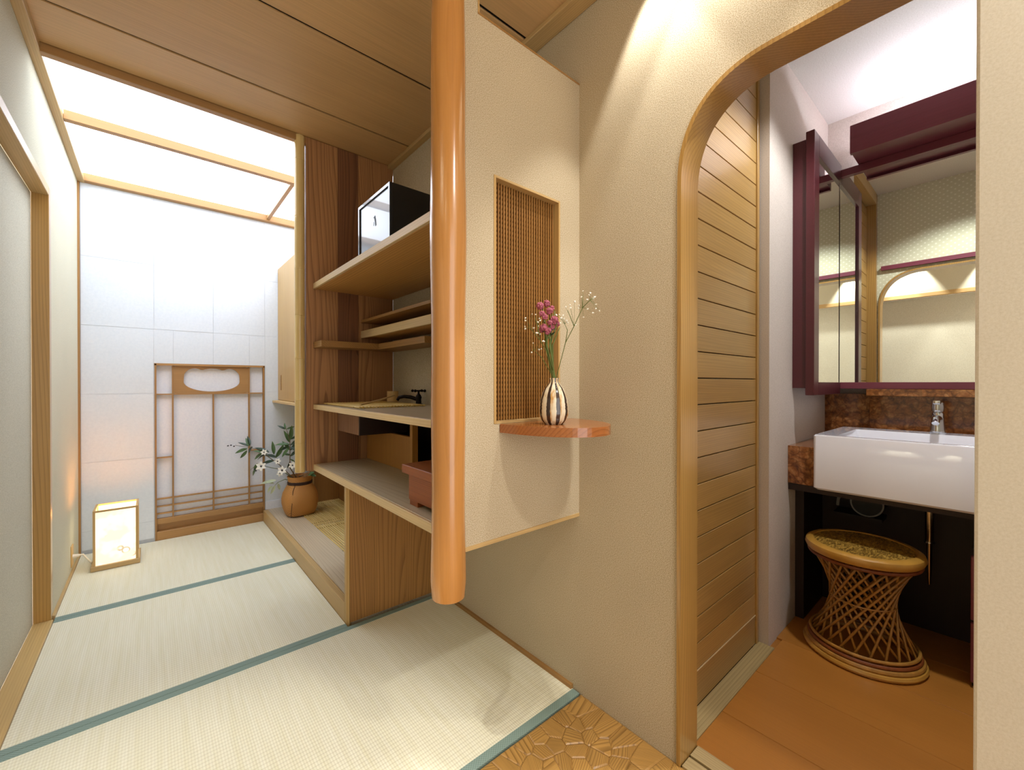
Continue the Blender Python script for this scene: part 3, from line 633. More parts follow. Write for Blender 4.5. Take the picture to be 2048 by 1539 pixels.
# ------------------------------------------------------------------ alcove platform
pf = thing('alcove_platform', 'low wooden alcove platform with honey coloured front edge', 'platform', (0.95, 2.9, -0.03))
B(0.700, 1.26, 1.963, YB-0.004, -0.03, 0.085).build('deck_board', 'grey_board', pf)
B(0.668, 0.6995, 1.963, YB-0.0125, -0.03, 0.086, bv=0.003, seg=2).build('front_edge', 'hinoki_y', pf)
B(0.668, 0.684, 1.940, 1.9625, -0.03, 0.6285, bv=0.001).build('end_post', 'hinoki_z', pf)
ep = MB()
for x0, x1 in ((0.6845, 0.800), (0.8005, 0.960), (0.9605, 1.138)):
    B(x0, x1, 1.940, 1.9625, 0.0, 0.6285).build('end_plank', 'cedar_low', pf)
B(1.24, 1.26, 1.963, 3.78, 0.0855, 0.80).build('inner_back_board', 'cedar_low', pf)
B(1.035, 1.24, 3.78, 3.80, 0.0855, 0.90).build('inner_side_board', 'cedar_low', pf)
B(1.000, 1.0345, 3.775, 3.805, 0.0855, 0.90).build('inner_post', 'hinoki_z', pf)

# hung cabinet
hcb = thing('wall_cabinet', 'pale wooden cabinet hung in the far corner behind the bamboo', 'cabinet', (0.96, 3.5, 0.945))
B(0.790, 1.16, 3.00, YB-0.003, 0.9625, 2.03).build('body', 'hinoki_z', hcb)
dd = B(0.776, 0.7895, 3.02, YB-0.006, 0.965, 2.028, bv=0.001).build('door', 'hinoki_z', hcb)
MB().box(0.772, 0.7755, 3.715, 3.735, 1.045, 1.165, bv=0.001).build('pull', 'shelf_brown', dd)
B(0.735, 1.16, 2.98, YB-0.003, 0.945, 0.962, bv=0.001).build('bottom_board', 'hinoki_y', hcb)

# ------------------------------------------------------------------ wash room shell
struct(B(1.953, 2.90, 0.625, 0.76, -0.03, Z2).build('wall_washroom_left', 'powder_plaster'))
struct(B(2.86, 2.95, -1.0, 0.625, -0.03, Z2).build('wall_washroom_mirror', 'powder_plaster'))
struct(B(1.236, 2.95, -1.08, -1.0, -0.03, Z2).build('wall_washroom_right', 'powder_plaster'))
struct(B(1.20, 2.95, -1.08, 0.80, Z2, Z2+0.05).build('ceiling_washroom', 'powder_ceiling'))
wf = struct(B(1.25, 2.95, -1.0, 0.625, -0.03, -0.008).build('floor_washroom', 'orange_floor'), 'orange brown plank floor of the wash room')
xs = [1.250, 1.448, 1.748, 2.048, 2.348, 2.648, 2.859]
for a, b in zip(xs[:-1], xs[1:]): B(a+0.0007, b-0.0007, -0.999, 0.624 if a > 1.9 else 0.602, -0.008, 0.0, bv=0.0006).build('floor_plank', 'orange_floor', wf)
struct(B(1.248, 1.952, 0.602, 0.664, -0.008, 0.004, bv=0.001).build('trim_10', 'sill_grey'), 'worn wooden sill under the slatted door')
as_ = struct(B(1.150, 1.194, -0.13, 0.590, -0.03, 0.003, bv=0.001).build('trim_11', 'sill_grey_y'), 'worn sill strip of the arched doorway')
struct(B(1.200, 1.249, -0.13, 0.590, -0.03, 0.005, bv=0.001).build('trim_12', 'sill_grey_y'), 'inner sill strip of the arched doorway')
# slatted sliding door
sd = struct(thing('door_3', 'wooden slatted sliding door inside the arched doorway', 'door', (1.6, 0.68, 0.0))); del sd['category']
B(1.25, 1.95, 0.678, 0.700, 0.0, 2.45).build('backing', 'black_gap', sd)
B(1.25, 1.922, 0.6635, 0.6655, 0.1215, 0.1255).build('highlight_strip', 'shelf_edge_lit', sd)  # pale strip painting the highlight line above the bottom board
B(1.25, 1.922, 0.665, 0.678, 0.004, 0.121, bv=0.001).build('bottom_board', 'slat_wood', sd)
z = 0.124; k = 0
while z < 2.43:
    z1 = min(z+0.0903, 2.445)
    B(1.25, 1.922, 0.666, 0.678, z+0.0018, z1-0.0018, bv=0.001).build('slat', 'slat_wood', sd); z = z1
B(1.923, 1.944, 0.660, 0.700, 0.004, 2.45, bv=0.001).build('stile', 'arch_wood', sd)
struct(B(1.237, 1.285, 0.610, 0.70, -0.008, Z2).build('trim_13', 'arch_wood'), 'door frame post beside the arch')
struct(B(1.285, 1.953, 0.610, 0.70, 2.46, Z2).build('trim_14', 'hinoki_x'), 'door frame head over the slatted door')
struct(B(1.20, 1.96, 0.702, 0.76, -0.03, Z2).build('wall_closet', 'black_gap'))

# ------------------------------------------------------------------ mirror cabinets and valance
mm = thing('wall_mirror', 'large wall mirror in dark red frame above the basin', 'mirror', (2.78, 0.05, 1.072))
Y0, Y1 = -0.55, 0.5440
B(2.732, 2.858, Y0, Y1, 1.0725, 2.205).build('box', 'mahogany', mm)
B(XM, 2.7318, Y0+0.002, Y1-0.0005, 1.105, 2.168).build('glass', 'mirror', mm)
B(2.712, 2.7318, Y0, Y1, 1.0725, 1.1045, bv=0.001).build('bottom_rail', 'mahogany_y', mm)
B(2.712, 2.7318, Y0, Y1, 2.1685, 2.205, bv=0.001).build('top_rail', 'mahogany_y', mm)
wm = thing('side_mirror', 'narrow side mirror cabinet with dark red frame on the left wall', 'mirror', (2.48, 0.6, 1.046))
B(2.252, 2.731, 0.5705, 0.624, 1.078, 2.205).build('box', 'mahogany', wm)
B(2.308, 2.7275, 0.5456, 0.5700, 1.100, 2.150).build('glass', 'mirror', wm)
B(2.237, 2.314, 0.537, 0.5704, 1.046, 2.232, bv=0.002).build('stile', 'mahogany', wm)
B(2.3145, 2.7115, 0.537, 0.5704, 1.046, 1.105, bv=0.001).build('bottom_rail', 'mahogany', wm)
B(2.3145, 2.7275, 0.537, 0.5704, 2.136, 2.232, bv=0.001).build('top_rail', 'mahogany', wm)
vl = thing('valance_light', 'dark red wooden light valance above the mirror', 'valance', (2.6, 0.0, 2.19))
B(2.523, 2.545, -0.55, 0.466, 2.192, 2.325, bv=0.001).build('front_board', 'mahogany_y', vl)
B(2.5455, 2.80, -0.55, 0.466, 2.206, 2.220).build('bottom_board', 'mahogany_y', vl)
B(2.5455, 2.80, 0.452, 0.466, 2.2205, 2.325).build('end_board', 'mahogany_y', vl)
MB().tube([(2.66, 0.40, 2.275), (2.66, -0.50, 2.275)], 0.014, 12).build('light_tube', 'tube_glow', vl, smooth='auto')
B(2.64, 2.68, 0.40, 0.43, 2.2205, 2.295).build('lamp_socket', 'white_plastic', vl)
B(2.64, 2.68, -0.53, -0.50, 2.2205, 2.295).build('lamp_socket', 'white_plastic', vl)

# ------------------------------------------------------------------ counter, basin, tap
ct = thing('washstand_counter', 'brown marble washstand counter with splashback and ledge', 'counter', (2.5, 0.03, 0.62))
B(2.192, 2.859, 0.5165, 0.6245, 0.649, 0.818, bv=0.001).build('counter_end', 'brown_marble', ct)
B(2.650, 2.859, -0.55, 0.516, 0.649, 0.818, bv=0.001).build('counter_back', 'brown_marble', ct)
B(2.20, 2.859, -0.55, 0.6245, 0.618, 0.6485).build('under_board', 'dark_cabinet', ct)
B(2.812, 2.859, 0.432, 0.6245, 0.8185, 1.045, bv=0.001).build('splashback', 'brown_marble', ct)
B(2.790, 2.859, -0.55, 0.4315, 0.8185, 1.0375, bv=0.001).build('splashback', 'brown_marble', ct)
B(2.700, 2.859, -0.55, 0.4315, 1.038, 1.0715, bv=0.002).build('ledge', 'brown_marble', ct)
sk = thing('wash_basin', 'white rectangular ceramic wash basin on the marble counter', 'basin', (2.39, 0.2, 0.65))
def basin_mesh():
    t = bmesh.new(); x0, x1, y0, y1, zb, zt = 2.135, 2.648, -0.105, 0.5155, 0.6490, 0.882
    def rr(ax0, ax1, ay0, ay1, z, rad=0.012, n=5):
        pts = []
        for cx, cy, a0 in ((ax1-rad, ay1-rad, 0), (ax0+rad, ay1-rad, pi/2), (ax0+rad, ay0+rad, pi), (ax1-rad, ay0+rad, 1.5*pi)):
            for i in range(n): a = a0+pi/2*i/(n-1); pts.append(t.verts.new((cx+rad*math.cos(a), cy+rad*math.sin(a), z)))
        return pts
    R = [rr(x0+.008, x1-.008, y0+.008, y1-.008, zb), rr(x0, x1, y0, y1, zb+.008), rr(x0, x1, y0, y1, zt-.006), rr(x0+.005, x1-.005, y0+.005, y1-.005, zt),
         rr(x0+.028, x1-.115, y0+.03, y1-.075, zt), rr(x0+.032, x1-.119, y0+.034, y1-.079, zt-.006), rr(x0+.045, x1-.14, y0+.06, y1-.11, zt-.13, .03), rr(x0+.10, x1-.20, y0+.12, y1-.17, zt-.145, .03)]
    for a, b in zip(R[:-1], R[1:]):
        for i in range(len(a)): t.faces.new((a[i], a[(i+1) % len(a)], b[(i+1) % len(a)], b[i]))
    t.faces.new(R[0][::-1]); t.faces.new(R[-1]); bmesh.ops.recalc_face_normals(t, faces=list(t.faces)); return t
m = MB(); m._merge(basin_mesh()); m.build('bowl', 'porcelain', sk, smooth='auto')
MB().lathe([(0.022, 0), (0.024, 0.002), (0.018, 0.004), (0.004, 0.004)], (2.33, 0.17, 0.738), 20).build('drain', 'chrome', sk, smooth='auto')
fa = thing('basin_tap', 'small chrome single lever tap on the white basin', 'tap', (2.59, 0.172, 0.882))
MB().lathe([(0.026, 0), (0.027, 0.004), (0.024, 0.02), (0.021, 0.06), (0.020, 0.085), (0.016, 0.092)], (2.59, 0.172, 0.882), 24).build('body', 'chrome', fa, smooth='auto')
MB().tube([(2.585, 0.172, 0.945), (2.54, 0.172, 0.950), (2.495, 0.172, 0.946), (2.482, 0.172, 0.932)], [0.016, 0.015, 0.013, 0.012], 12).build('spout', 'chrome', fa, smooth='auto')
MB().lathe([(0.014, 0), (0.020, 0.004), (0.022, 0.02), (0.020, 0.04), (0.010, 0.046)], (2.588, 0.172, 0.974), 20).box(2.525, 2.60, 0.160, 0.184, 1.010, 1.026, bv=0.004, seg=2).build('lever', 'chrome', fa, smooth='auto')
# under the counter
uc = thing('under_counter_cabinet', 'dark recess cabinet below the counter', 'cabinet', (2.7, 0.0, 0.0))
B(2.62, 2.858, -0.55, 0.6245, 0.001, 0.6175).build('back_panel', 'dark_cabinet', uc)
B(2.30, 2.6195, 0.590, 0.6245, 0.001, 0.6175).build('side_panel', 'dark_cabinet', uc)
dw = thing('drawer_cabinet', 'dark red drawer cabinet half hidden by the right wall end', 'cabinet', (2.4, -0.2, 0.0))
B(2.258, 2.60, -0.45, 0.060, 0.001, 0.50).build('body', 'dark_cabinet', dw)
for z0, z1 in ((0.02, 0.235), (0.245, 0.475)):
    B(2.240, 2.2575, -0.44, 0.064, z0, z1, bv=0.002).build('drawer_front', 'mahogany_y', dw)
pp = thing('drain_pipe', 'shiny metal drain pipe hanging under the basin', 'pipe', (2.50, 0.19, 0.27))
MB().tube([(2.50, 0.19, 0.617), (2.50, 0.19, 0.43)], 0.014, 16).build('tube', 'brass_pipe', pp, smooth='auto')
MB().tube([(2.50, 0.19, 0.4295), (2.50, 0.19, 0.424)], 0.019, 16).build('collar', 'chrome', pp, smooth='auto')
MB().tube([(2.50, 0.19, 0.4235), (2.50, 0.19, 0.36), (2.502, 0.19, 0.30), (2.504, 0.19, 0.245)], [0.009, 0.0085, 0.007, 0.004], 14).build('tail', 'brass_pipe', pp, smooth='auto')
dry = thing('hose_reel', 'dark round hose reel with grey hose beneath the counter', 'hose', (2.54, 0.41, 0.45))
m = MB(); m.tube([(2.58, 0.395, 0.545), (2.50, 0.395, 0.545)], [0.062, 0.058], 32); m.build('drum', 'rubber_dark', dry, smooth='auto')
ring = [(2.497, 0.395+0.058*math.cos(a), 0.545+0.058*math.sin(a)) for a in [2*pi*i/40 for i in range(41)]]
MB().tube(ring, 0.0035, 8).build('rim', 'hose_grey', dry, smooth='auto')
MB().tube([(2.50, 0.40, 0.612), (2.48, 0.44, 0.610), (2.47, 0.475, 0.590), (2.47, 0.495, 0.555), (2.48, 0.50, 0.52)], 0.006, 8).build('hose', 'hose_grey', dry, smooth='auto')
B(2.49, 2.61, 0.34, 0.52, 0.470, 0.484).build('shelf_plate', 'dark_cabinet', dry)

# ------------------------------------------------------------------ rattan stool
sc = (2.205, 0.363); st = thing('rattan_stool', 'hourglass rattan stool with woven seat under the white basin', 'stool', (sc[0], sc[1], 0.0))
MB().lathe([(0.150, 0.405), (0.172, 0.402), (0.186, 0.408), (0.192, 0.422), (0.188, 0.436), (0.176, 0.444), (0.163, 0.444), (0.160, 0.440)], (sc[0], sc[1], 0), 56).build('seat_rim', 'rattan_rim', st, smooth='auto')
MB().lathe([(0.158, 0.434), (0.1595, 0.4405), (0.10, 0.443), (0.03, 0.444)], (sc[0], sc[1], 0), 48).build('woven_seat', 'woven_seat', st, smooth='auto')
for z, R, r, mt in ((0.395, 0.176, 0.007, 'rattan_dark'), (0.045, 0.176, 0.007, 'rattan_dark'), (0.030, 0.182, 0.009, 'rattan'), (0.013, 0.186, 0.012, 'rattan_rim'), (0.062, 0.172, 0.006, 'rattan')):
    MB().torus((sc[0], sc[1], z), R, r, 56, 8).build('hoop', mt, st, smooth='auto')
MB().torus((sc[0], sc[1], 0.222), 0.106, 0.0035, 40, 6).build('inner_hoop', 'rattan', st, smooth='auto')
NC = 22; tw = 1.80
for sgn, rt, rb, mt in ((1, 0.1665, 0.1685, 'rattan'), (-1, 0.1580, 0.1600, 'rattan')):
    for i in range(NC):
        a0 = 2*pi*i/NC + (0 if sgn > 0 else 0.1); a1 = a0 + sgn*tw; za, zb = 0.052, 0.398
        p0 = Vector((sc[0]+rb*math.cos(a0), sc[1]+rb*math.sin(a0), za)); p1 = Vector((sc[0]+rt*math.cos(a1), sc[1]+rt*math.sin(a1), zb))
        MB().tube([p0, p0.lerp(p1, .33), p0.lerp(p1, .66), p1], 0.0046, 6).build('cane', mt, st, smooth=True)
for i in range(4):
    a = 2*pi*i/4+0.3; MB().lathe([(0.006, 0.0), (0.008, 0.002), (0.008, 0.004)], (sc[0]+0.186*math.cos(a), sc[1]+0.186*math.sin(a), 0.0), 10).build('foot_stud', 'chrome', st)

# ------------------------------------------------------------------ corner shelf with vase
cx, cy, zt = 0.945, YP-0.0025, 0.979
outl = [(0.785, cy)]
for i in range(1, 40):
    a = pi - pi*i/40; e = 2.1
    ca, sa = math.cos(a), math.sin(a)
    outl.append((cx + 0.158*abs(ca)**(2/e)*(1 if ca > 0 else -1), cy - 0.255*abs(sa)**(2/e)))
outl.append((1.103, cy))
tag(MB().prism(outl, 'Z', zt-0.026, zt, bv=0.002).build('corner_shelf', 'keyaki', smooth=False), 'rounded reddish wooden shelf below the lattice', 'shelf')
vc = (0.905, 0.862, zt)
va = thing('striped_vase', 'small cream vase with dark vertical stripes on the rounded shelf', 'vase', vc)
pr = []
base = [(0.0270, 0.0), (0.0285, 0.002), (0.0300, 0.006), (0.0350, 0.014), (0.0392, 0.030), (0.0402, 0.042), (0.0390, 0.050), (0.0398, 0.053), (0.0385, 0.058), (0.0390, 0.062), (0.0372, 0.068), (0.0375, 0.073), (0.0350, 0.082), (0.0310, 0.096), (0.0250, 0.110), (0.0180, 0.122), (0.0140, 0.129), (0.0135, 0.134), (0.0160, 0.139), (0.0155, 0.1405), (0.0120, 0.1395), (0.0115, 0.120)]
MB().lathe([(a*1.1 if 0.004 < b < 0.12 else a, b*0.97) for a, b in base], vc, 40).build('vase_body', 'striped_glaze', va, smooth=True)
def P3(px, py, d):
    # a point seen at (px, py) at view depth d, used only to lay out the stems in space
    Fv = Vector((math.sin(YAW)*math.cos(PITCH), math.cos(YAW)*math.cos(PITCH), math.sin(PITCH))); Rv = Vector((math.cos(YAW), -math.sin(YAW), 0)); Uv = Rv.cross(Fv)
    return Vector((0, 0, CAM_H)) + (Fv + Rv*((px-1024)/F_PX) - Uv*((py-769.5)/F_PX))*d
dv = 1.243
mouth = Vector((vc[0], vc[1], zt+0.135))
fp = thing('dried_pink_flowers', 'bunch of dusty pink dried flowers in the striped vase', 'flowers', (vc[0], vc[1], zt+0.12))
heads = [(1080, 612, 0.012, .0), (1093, 607, 0.011, .01), (1084, 628, 0.010, -.012), (1099, 622, 0.011, .0), (1104, 616, 0.008, .012), (1090, 634, 0.009, -.012), (1108, 640, 0.013, .0), (1114, 648, 0.009, .008), (1087, 655, 0.012, -.008), (1096, 662, 0.011, -.01), (1083, 660, 0.009, .01), (1103, 655, 0.010, .005), (1100, 645, 0.008, -.014)]
for px, py, r, dz in heads:
    c = P3(px, py, dv+dz); m = MB()
    for k in range(26):
        v = Vector((random.gauss(0, 1), random.gauss(0, 1), random.gauss(0, 1)+0.4)).normalized()
        m.ball(c+v*r*0.72, r*0.36, 1)
    m.ball(c, r*0.8, 1); m.build('flower_head', 'petal_pink', fp, smooth=True)
for k in range(9):
    a = random.uniform(0, 6.28); b0 = mouth+Vector((0.006*math.cos(a), 0.006*math.sin(a), -0.05)); h = heads[k]; top = P3(h[0]+6, h[1]+6, dv+h[3])
    midp = P3(1098+random.uniform(-7, 7), 690, dv+random.uniform(-.008, .008))
    MB().tube([b0, mouth+Vector((0.005*math.cos(a), 0.005*math.sin(a), 0)), midp, top], [0.0018, 0.0018, 0.0022, 0.0012], 6).build('stem', 'stem_green', fp, smooth=True)
for k in range(5):
    p = P3(1100+random.uniform(-12, 14), 668+random.uniform(-6, 12), dv)
    MB().leaf(p, (random.uniform(-1, 1), random.uniform(-1, 1), 0.7), (0, 0, 1), 0.022, 0.004).build('leaf', 'leaf_dark', fp)
def gyp(name, label, stems, tips, grp):
    g = thing(name, label, 'flowers', (vc[0], vc[1], zt+0.12), grp)
    for s in stems: MB().tube(s, [0.0012]*(len(s)-1)+[0.0006], 5).build('stem', 'stem_green', g, smooth=True)
    for anchor, pts in tips:
        for (px, py) in pts:
            d = dv+random.uniform(-.03, .03); c = P3(px, py, d); a = P3(anchor[0], anchor[1], dv)
            MB().tube([a, a.lerp(c, .5)+Vector((0, 0, 0.003)), c], [0.0005, 0.0004, 0.0003], 4).build('sprig', 'stem_green', g)
            m = MB(); r = random.uniform(0.0018, 0.0030)
            for k in range(4): m.ball(c+Vector((random.uniform(-1, 1), random.uniform(-1, 1), random.uniform(-.5, 1)))*r*0.7, r*0.8, 1)
            m.build('blossom', 'petal_white', g, smooth=True)
low = mouth+Vector((0.004, -0.004, -0.05))
gyp('babys_breath', 'airy white baby\'s breath spray leaning right against the wall', [[low, mouth+Vector((0.005, -0.004, 0)), P3(1131, 685, dv), P3(1148, 652, dv), P3(1165, 615, dv), P3(1166, 590, dv)], [P3(1131, 685, dv), P3(1135, 660, dv), P3(1128, 645, dv)], [P3(1148, 652, dv), P3(1140, 632, dv), P3(1135, 620, dv)], [P3(1165, 615, dv), P3(1180, 600, dv), P3(1188, 596, dv)]],
    [((1148, 652), [(1131, 614), (1140, 610), (1141, 616), (1149, 603), (1146, 648), (1151, 650)]), ((1165, 615), [(1158, 611), (1157, 617), (1163, 594), (1166, 582), (1174, 599), (1175, 618), (1167, 634), (1185, 626)]), ((1180, 600), [(1181, 586), (1186, 597), (1192, 609), (1190, 594), (1199, 622), (1191, 617), (1178, 590)]), ((1130, 648), [(1118, 629), (1122, 636), (1128, 638), (1134, 641), (1136, 645), (1126, 631), (1121, 646), (1112, 630)])], 'white sprays in the striped vase')
gyp('babys_breath', 'airy white baby\'s breath spray drooping left before the lattice', [[low, mouth, P3(1092, 700, dv-.01), P3(1080, 680, dv-.01), P3(1062, 658, dv-.02)], [mouth, P3(1084, 715, dv-.01), P3(1068, 700, dv-.02)], [P3(1080, 680, dv-.01), P3(1076, 655, dv-.02), P3(1070, 634, dv-.02)]],
    [((1062, 658), [(1051, 636), (1051, 641), (1050, 653), (1050, 657), (1064, 628), (1067, 656), (1072, 666)]), ((1076, 655), [(1071, 629), (1079, 637), (1080, 641), (1076, 644), (1089, 642), (1077, 652), (1080, 668), (1075, 666)]), ((1068, 700), [(1066, 686), (1063, 705), (1078, 699), (1083, 697), (1087, 682)])], 'white sprays in the striped vase')

# ------------------------------------------------------------------ boxes on the shelves
bx = thing('black_box', 'black lacquered box on the top shelf with small brush mark', 'box', (0.82, 1.67, 1.6405))
X0, X1, YA, YBB, ZA, ZB = 0.690, 1.000, 1.523, 1.845, 1.6405, 1.873
B(X0+0.012, X1, YA, YBB, ZA, ZB).build('body', 'black_lacquer', bx)
fr = MB()
fr.box(X0, X0+0.0118, YA, YA+0.012, ZA, ZB).box(X0, X0+0.0118, YBB-0.012, YBB, ZA, ZB).box(X0, X0+0.0118, YA+0.012, YBB-0.012, ZB-0.012, ZB).box(X0, X0+0.0118, YA+0.012, YBB-0.012, ZA, ZA+0.012)
fr.build('front_frame', 'black_lacquer', bx)
door = B(X0+0.005, X0+0.0117, YA+0.0125, YBB-0.0125, ZA+0.0125, ZB-0.0125).build('front_panel', 'black_lacquer', bx)
mk = MB(); xm = X0+0.0046; yc, zc = 1.675, 1.765
mk.prism([(yc-0.004, zc+0.024), (yc-0.012, zc+0.006), (yc-0.016, zc-0.018), (yc-0.006, zc-0.022), (yc-0.002, zc-0.004), (yc+0.006, zc+0.016), (yc+0.004, zc+0.022)], 'X', xm, xm+0.0006)
mk.prism([(yc+0.010, zc+0.002), (yc+0.006, zc-0.002), (yc+0.008, zc-0.014), (yc+0.012, zc-0.016)], 'X', xm, xm+0.0006)
mk.prism([(yc+0.006, zc+0.020), (yc+0.012, zc+0.016), (yc+0.010, zc+0.022)], 'X', xm, xm+0.0006)
mk.build('brush_mark', 'brush_black', door)
rb = thing('lidded_box', 'reddish brown lidded wooden box on the lower shelf behind the post', 'box', (0.85, 1.22, 0.6615))
B(0.706, 0.985, 1.075, 1.399, 0.679, 0.775, bv=0.002).build('body', 'red_lacquer_wood', rb)
for x0 in (0.708, 0.945):
    for y0 in (1.079, 1.335): B(x0, x0+0.036, y0, y0+0.058, 0.6615, 0.6788).build('foot', 'red_lacquer_wood', rb)
B(0.688, 1.000, 1.058, 1.418, 0.7755, 0.806, bv=0.002).build('lid', 'red_lacquer_wood', rb)

# ------------------------------------------------------------------ bamboo mats
def mat(name, label, x0, x1, y0, y1, z, n, r, grp):
    t = thing(name, label, 'bamboo mat', ((x0+x1)/2, (y0+y1)/2, z), grp); p = (x1-x0)/n; first = None
    for i in range(n):
        x = x0+(i+0.5)*p; dy = random.uniform(-0.004, 0.004)
        if first is None:
            m = MB(); k = 7; t2 = bmesh.new()
            A = [t2.verts.new((x+r*1.25*math.cos(2*pi*j/k+.2), y0, z+r+r*math.sin(2*pi*j/k+.2))) for j in range(k)]; Bv = [t2.verts.new((v.co.x, y1, v.co.z)) for v in A]
            for j in range(k): t2.faces.new((A[j], A[(j+1) % k], Bv[(j+1) % k], Bv[j]))
            t2.faces.new(A); t2.faces.new(Bv); bmesh.ops.recalc_face_normals(t2, faces=list(t2.faces)); m._merge(t2)
            first = m.build('bamboo_slat', 'bamboo_slat', t, smooth='auto'); f0 = x
        else: inst(first, 'bamboo_slat', ORIGIN[first.name]+Vector((x-f0, dy, 0)), t)
    for yy in (y0+0.06, y1-0.06): B(x0, x1, yy-0.002, yy+0.002, z+r*0.6, z+r*1.2).build('binding', 'cord_dark', t)
mat('bamboo_mat', 'bamboo slat mat on the alcove platform beside the basket', 0.868, 1.236, 3.160, 3.770, 0.0852, 25, 0.0036, 'bamboo mats on the platform')
mat('bamboo_mat', 'nearer bamboo slat mat on the platform behind the end panel', 0.868, 1.236, 2.520, 3.145, 0.0852, 25, 0.0036, 'bamboo mats on the platform')
mat('bamboo_mat', 'small bamboo slat mat on the worktop under the ladle', 0.700, 1.040, 1.875, 2.385, 0.9855, 22, 0.0045, None)

# ladle and iron tap on the worktop
ld = thing('bamboo_ladle', 'small wooden water ladle lying on the worktop mat', 'ladle', (0.9, 2.1, 0.995))
lcx, lcy = 1.030, 2.235
MB().lathe([(0.026, 0.0), (0.031, 0.001), (0.032, 0.03), (0.031, 0.060), (0.028, 0.060), (0.027, 0.012), (0.01, 0.010)], (lcx, lcy, 0.9952), 28).build('cup', 'cup_wood', ld, smooth='auto')
MB().tube([(lcx-0.005, lcy-0.034, 1.032), (0.86, 2.03, 1.014), (0.722, 1.905, 1.001)], [0.0035, 0.0045, 0.0045], 8).build('handle', 'cup_wood', ld, smooth='auto')
it = thing('iron_tap', 'black iron tap with cross handle on the worktop', 'tap', (1.075, 2.0, 0.9855))
tx, ty = 1.072, 2.01
MB().lathe([(0.024, 0), (0.024, 0.004), (0.015, 0.008), (0.014, 0.030), (0.017, 0.040), (0.012, 0.052), (0.006, 0.058), (0.005, 0.074)], (tx, ty, 0.9856), 20).build('body', 'black_iron', it, smooth='auto')
MB().tube([(tx, ty, 1.012), (tx-0.030, ty+0.03, 1.026), (tx-0.055, ty+0.055, 1.030), (tx-0.075, ty+0.075, 1.024), (tx-0.082, ty+0.082, 1.010)], [0.011, 0.010, 0.009, 0.009, 0.008], 12).build('spout', 'black_iron', it, smooth='auto')
ch = MB(); hz = 1.060
for a in (0.6, 0.6+pi/2):
    d = Vector((math.cos(a), math.sin(a), 0))*0.036; c = Vector((tx, ty, hz)); ch.tube([c-d, c+d], 0.0045, 8); ch.ball(c-d, 0.008, 2); ch.ball(c+d, 0.008, 2)
ch.build('cross_handle', 'black_iron', it, smooth=True)

# ------------------------------------------------------------------ basket with flowers
bc = (0.868, 3.545, 0.0930)
bk = thing('wicker_basket_vase', 'rounded woven bamboo basket vase with dark cord on the platform', 'basket', bc)
pr = [(0.092, 0.0), (0.098, 0.004), (0.112, 0.04), (0.122, 0.085), (0.124, 0.12), (0.116, 0.165), (0.098, 0.205), (0.082, 0.232), (0.080, 0.245), (0.084, 0.262), (0.089, 0.290), (0.085, 0.290), (0.078, 0.262), (0.074, 0.245), (0.07, 0.20)]
sq = [3.4, 3.4, 3.2, 3.0, 2.8, 2.6, 2.4, 2.2, 2.1, 2.1, 2.0, 2.0, 2.0, 2.0, 2.0]
MB().lathe(pr, bc, 48, sq).build('basket_body', 'wicker', bk, smooth='auto')
for k in range(3): MB().torus((bc[0], bc[1], bc[2]+0.232+0.007*k), 0.0835, 0.0048, 40, 6).build('cord_wrap', 'cord_dark', bk, smooth=True)
fx, fy = bc[0]-0.055, bc[1]-0.072
MB().tube([(fx+.01, fy+.01, bc[2]+0.238), (fx-0.016, fy-0.020, bc[2]+0.195), (fx-0.024, fy-0.034, bc[2]+0.12), (fx-0.032, fy-0.042, bc[2]+0.05), (fx-0.034, fy-0.040, bc[2]+0.004)], 0.0022, 6).build('cord_tail', 'cord_dark', bk, smooth=True)
MB().torus((fx+.012, fy+.004, bc[2]+0.236), 0.014, 0.0035, 20, 6, 1.4, 0.7).build('cord_bow', 'cord_dark', bk, smooth=True)
D0 = 3.20
def Q(px, py, dd=0.0): return P3(px, py, D0+dd)
root = Vector((bc[0]-0.02, bc[1]-0.02, bc[2]+0.24))
sp_ = thing('flower_branch', 'leafy branch with white flowers reaching left from the basket', 'flowers', (bc[0], bc[1], bc[2]+0.24))
br = [root, Q(575, 945), Q(558, 928), Q(535, 912), Q(515, 898), Q(490, 893), Q(470, 890)]
MB().tube(br, [0.004, 0.0038, 0.0034, 0.003, 0.0024, 0.0018, 0.0012], 6).build('stem', 'stem_brown', sp_, smooth=True)
MB().tube([root, Q(562, 938), Q(548, 936), Q(530, 932), Q(512, 930), Q(500, 940)], [0.003, 0.0028, 0.0024, 0.002, 0.0016, 0.001], 6).build('stem', 'stem_green', sp_, smooth=True)
MB().tube([root, Q(570, 958), Q(556, 964), Q(545, 975)], [0.003, 0.0026, 0.002, 0.0012], 6).build('stem', 'stem_green', sp_, smooth=True)
def leafat(par, px, py, dx, dy, L, mt, W=0.16):
    b = Q(px, py); t2 = Q(px+dx, py+dy, random.uniform(-.03, .03)); d = t2-b
    MB().leaf(b, d, (random.uniform(-.4, .4), -0.8, 0.6), L*d.length, W*L*d.length, 0.2).build('leaf', mt, par)
for a in [(498, 892, -18, -9), (498, 892, -6, -16), (495, 897, -25, 6), (494, 900, -12, 16), (500, 890, -3, -18), (553, 915, -24, -10), (548, 908, -2, -22), (552, 914, 14, -20), (548, 921, -26, 4), (535, 906, -22, 8), (530, 905, -20, -6), (525, 906, -18, 10), (512, 938, -10, 12), (515, 926, -8, 14), (538, 904, -24, -12), (505, 893, -12, 12)]:
    leafat(sp_, *a, 1.15, 'leaf_green' if random.random() < .55 else 'leaf_dark')
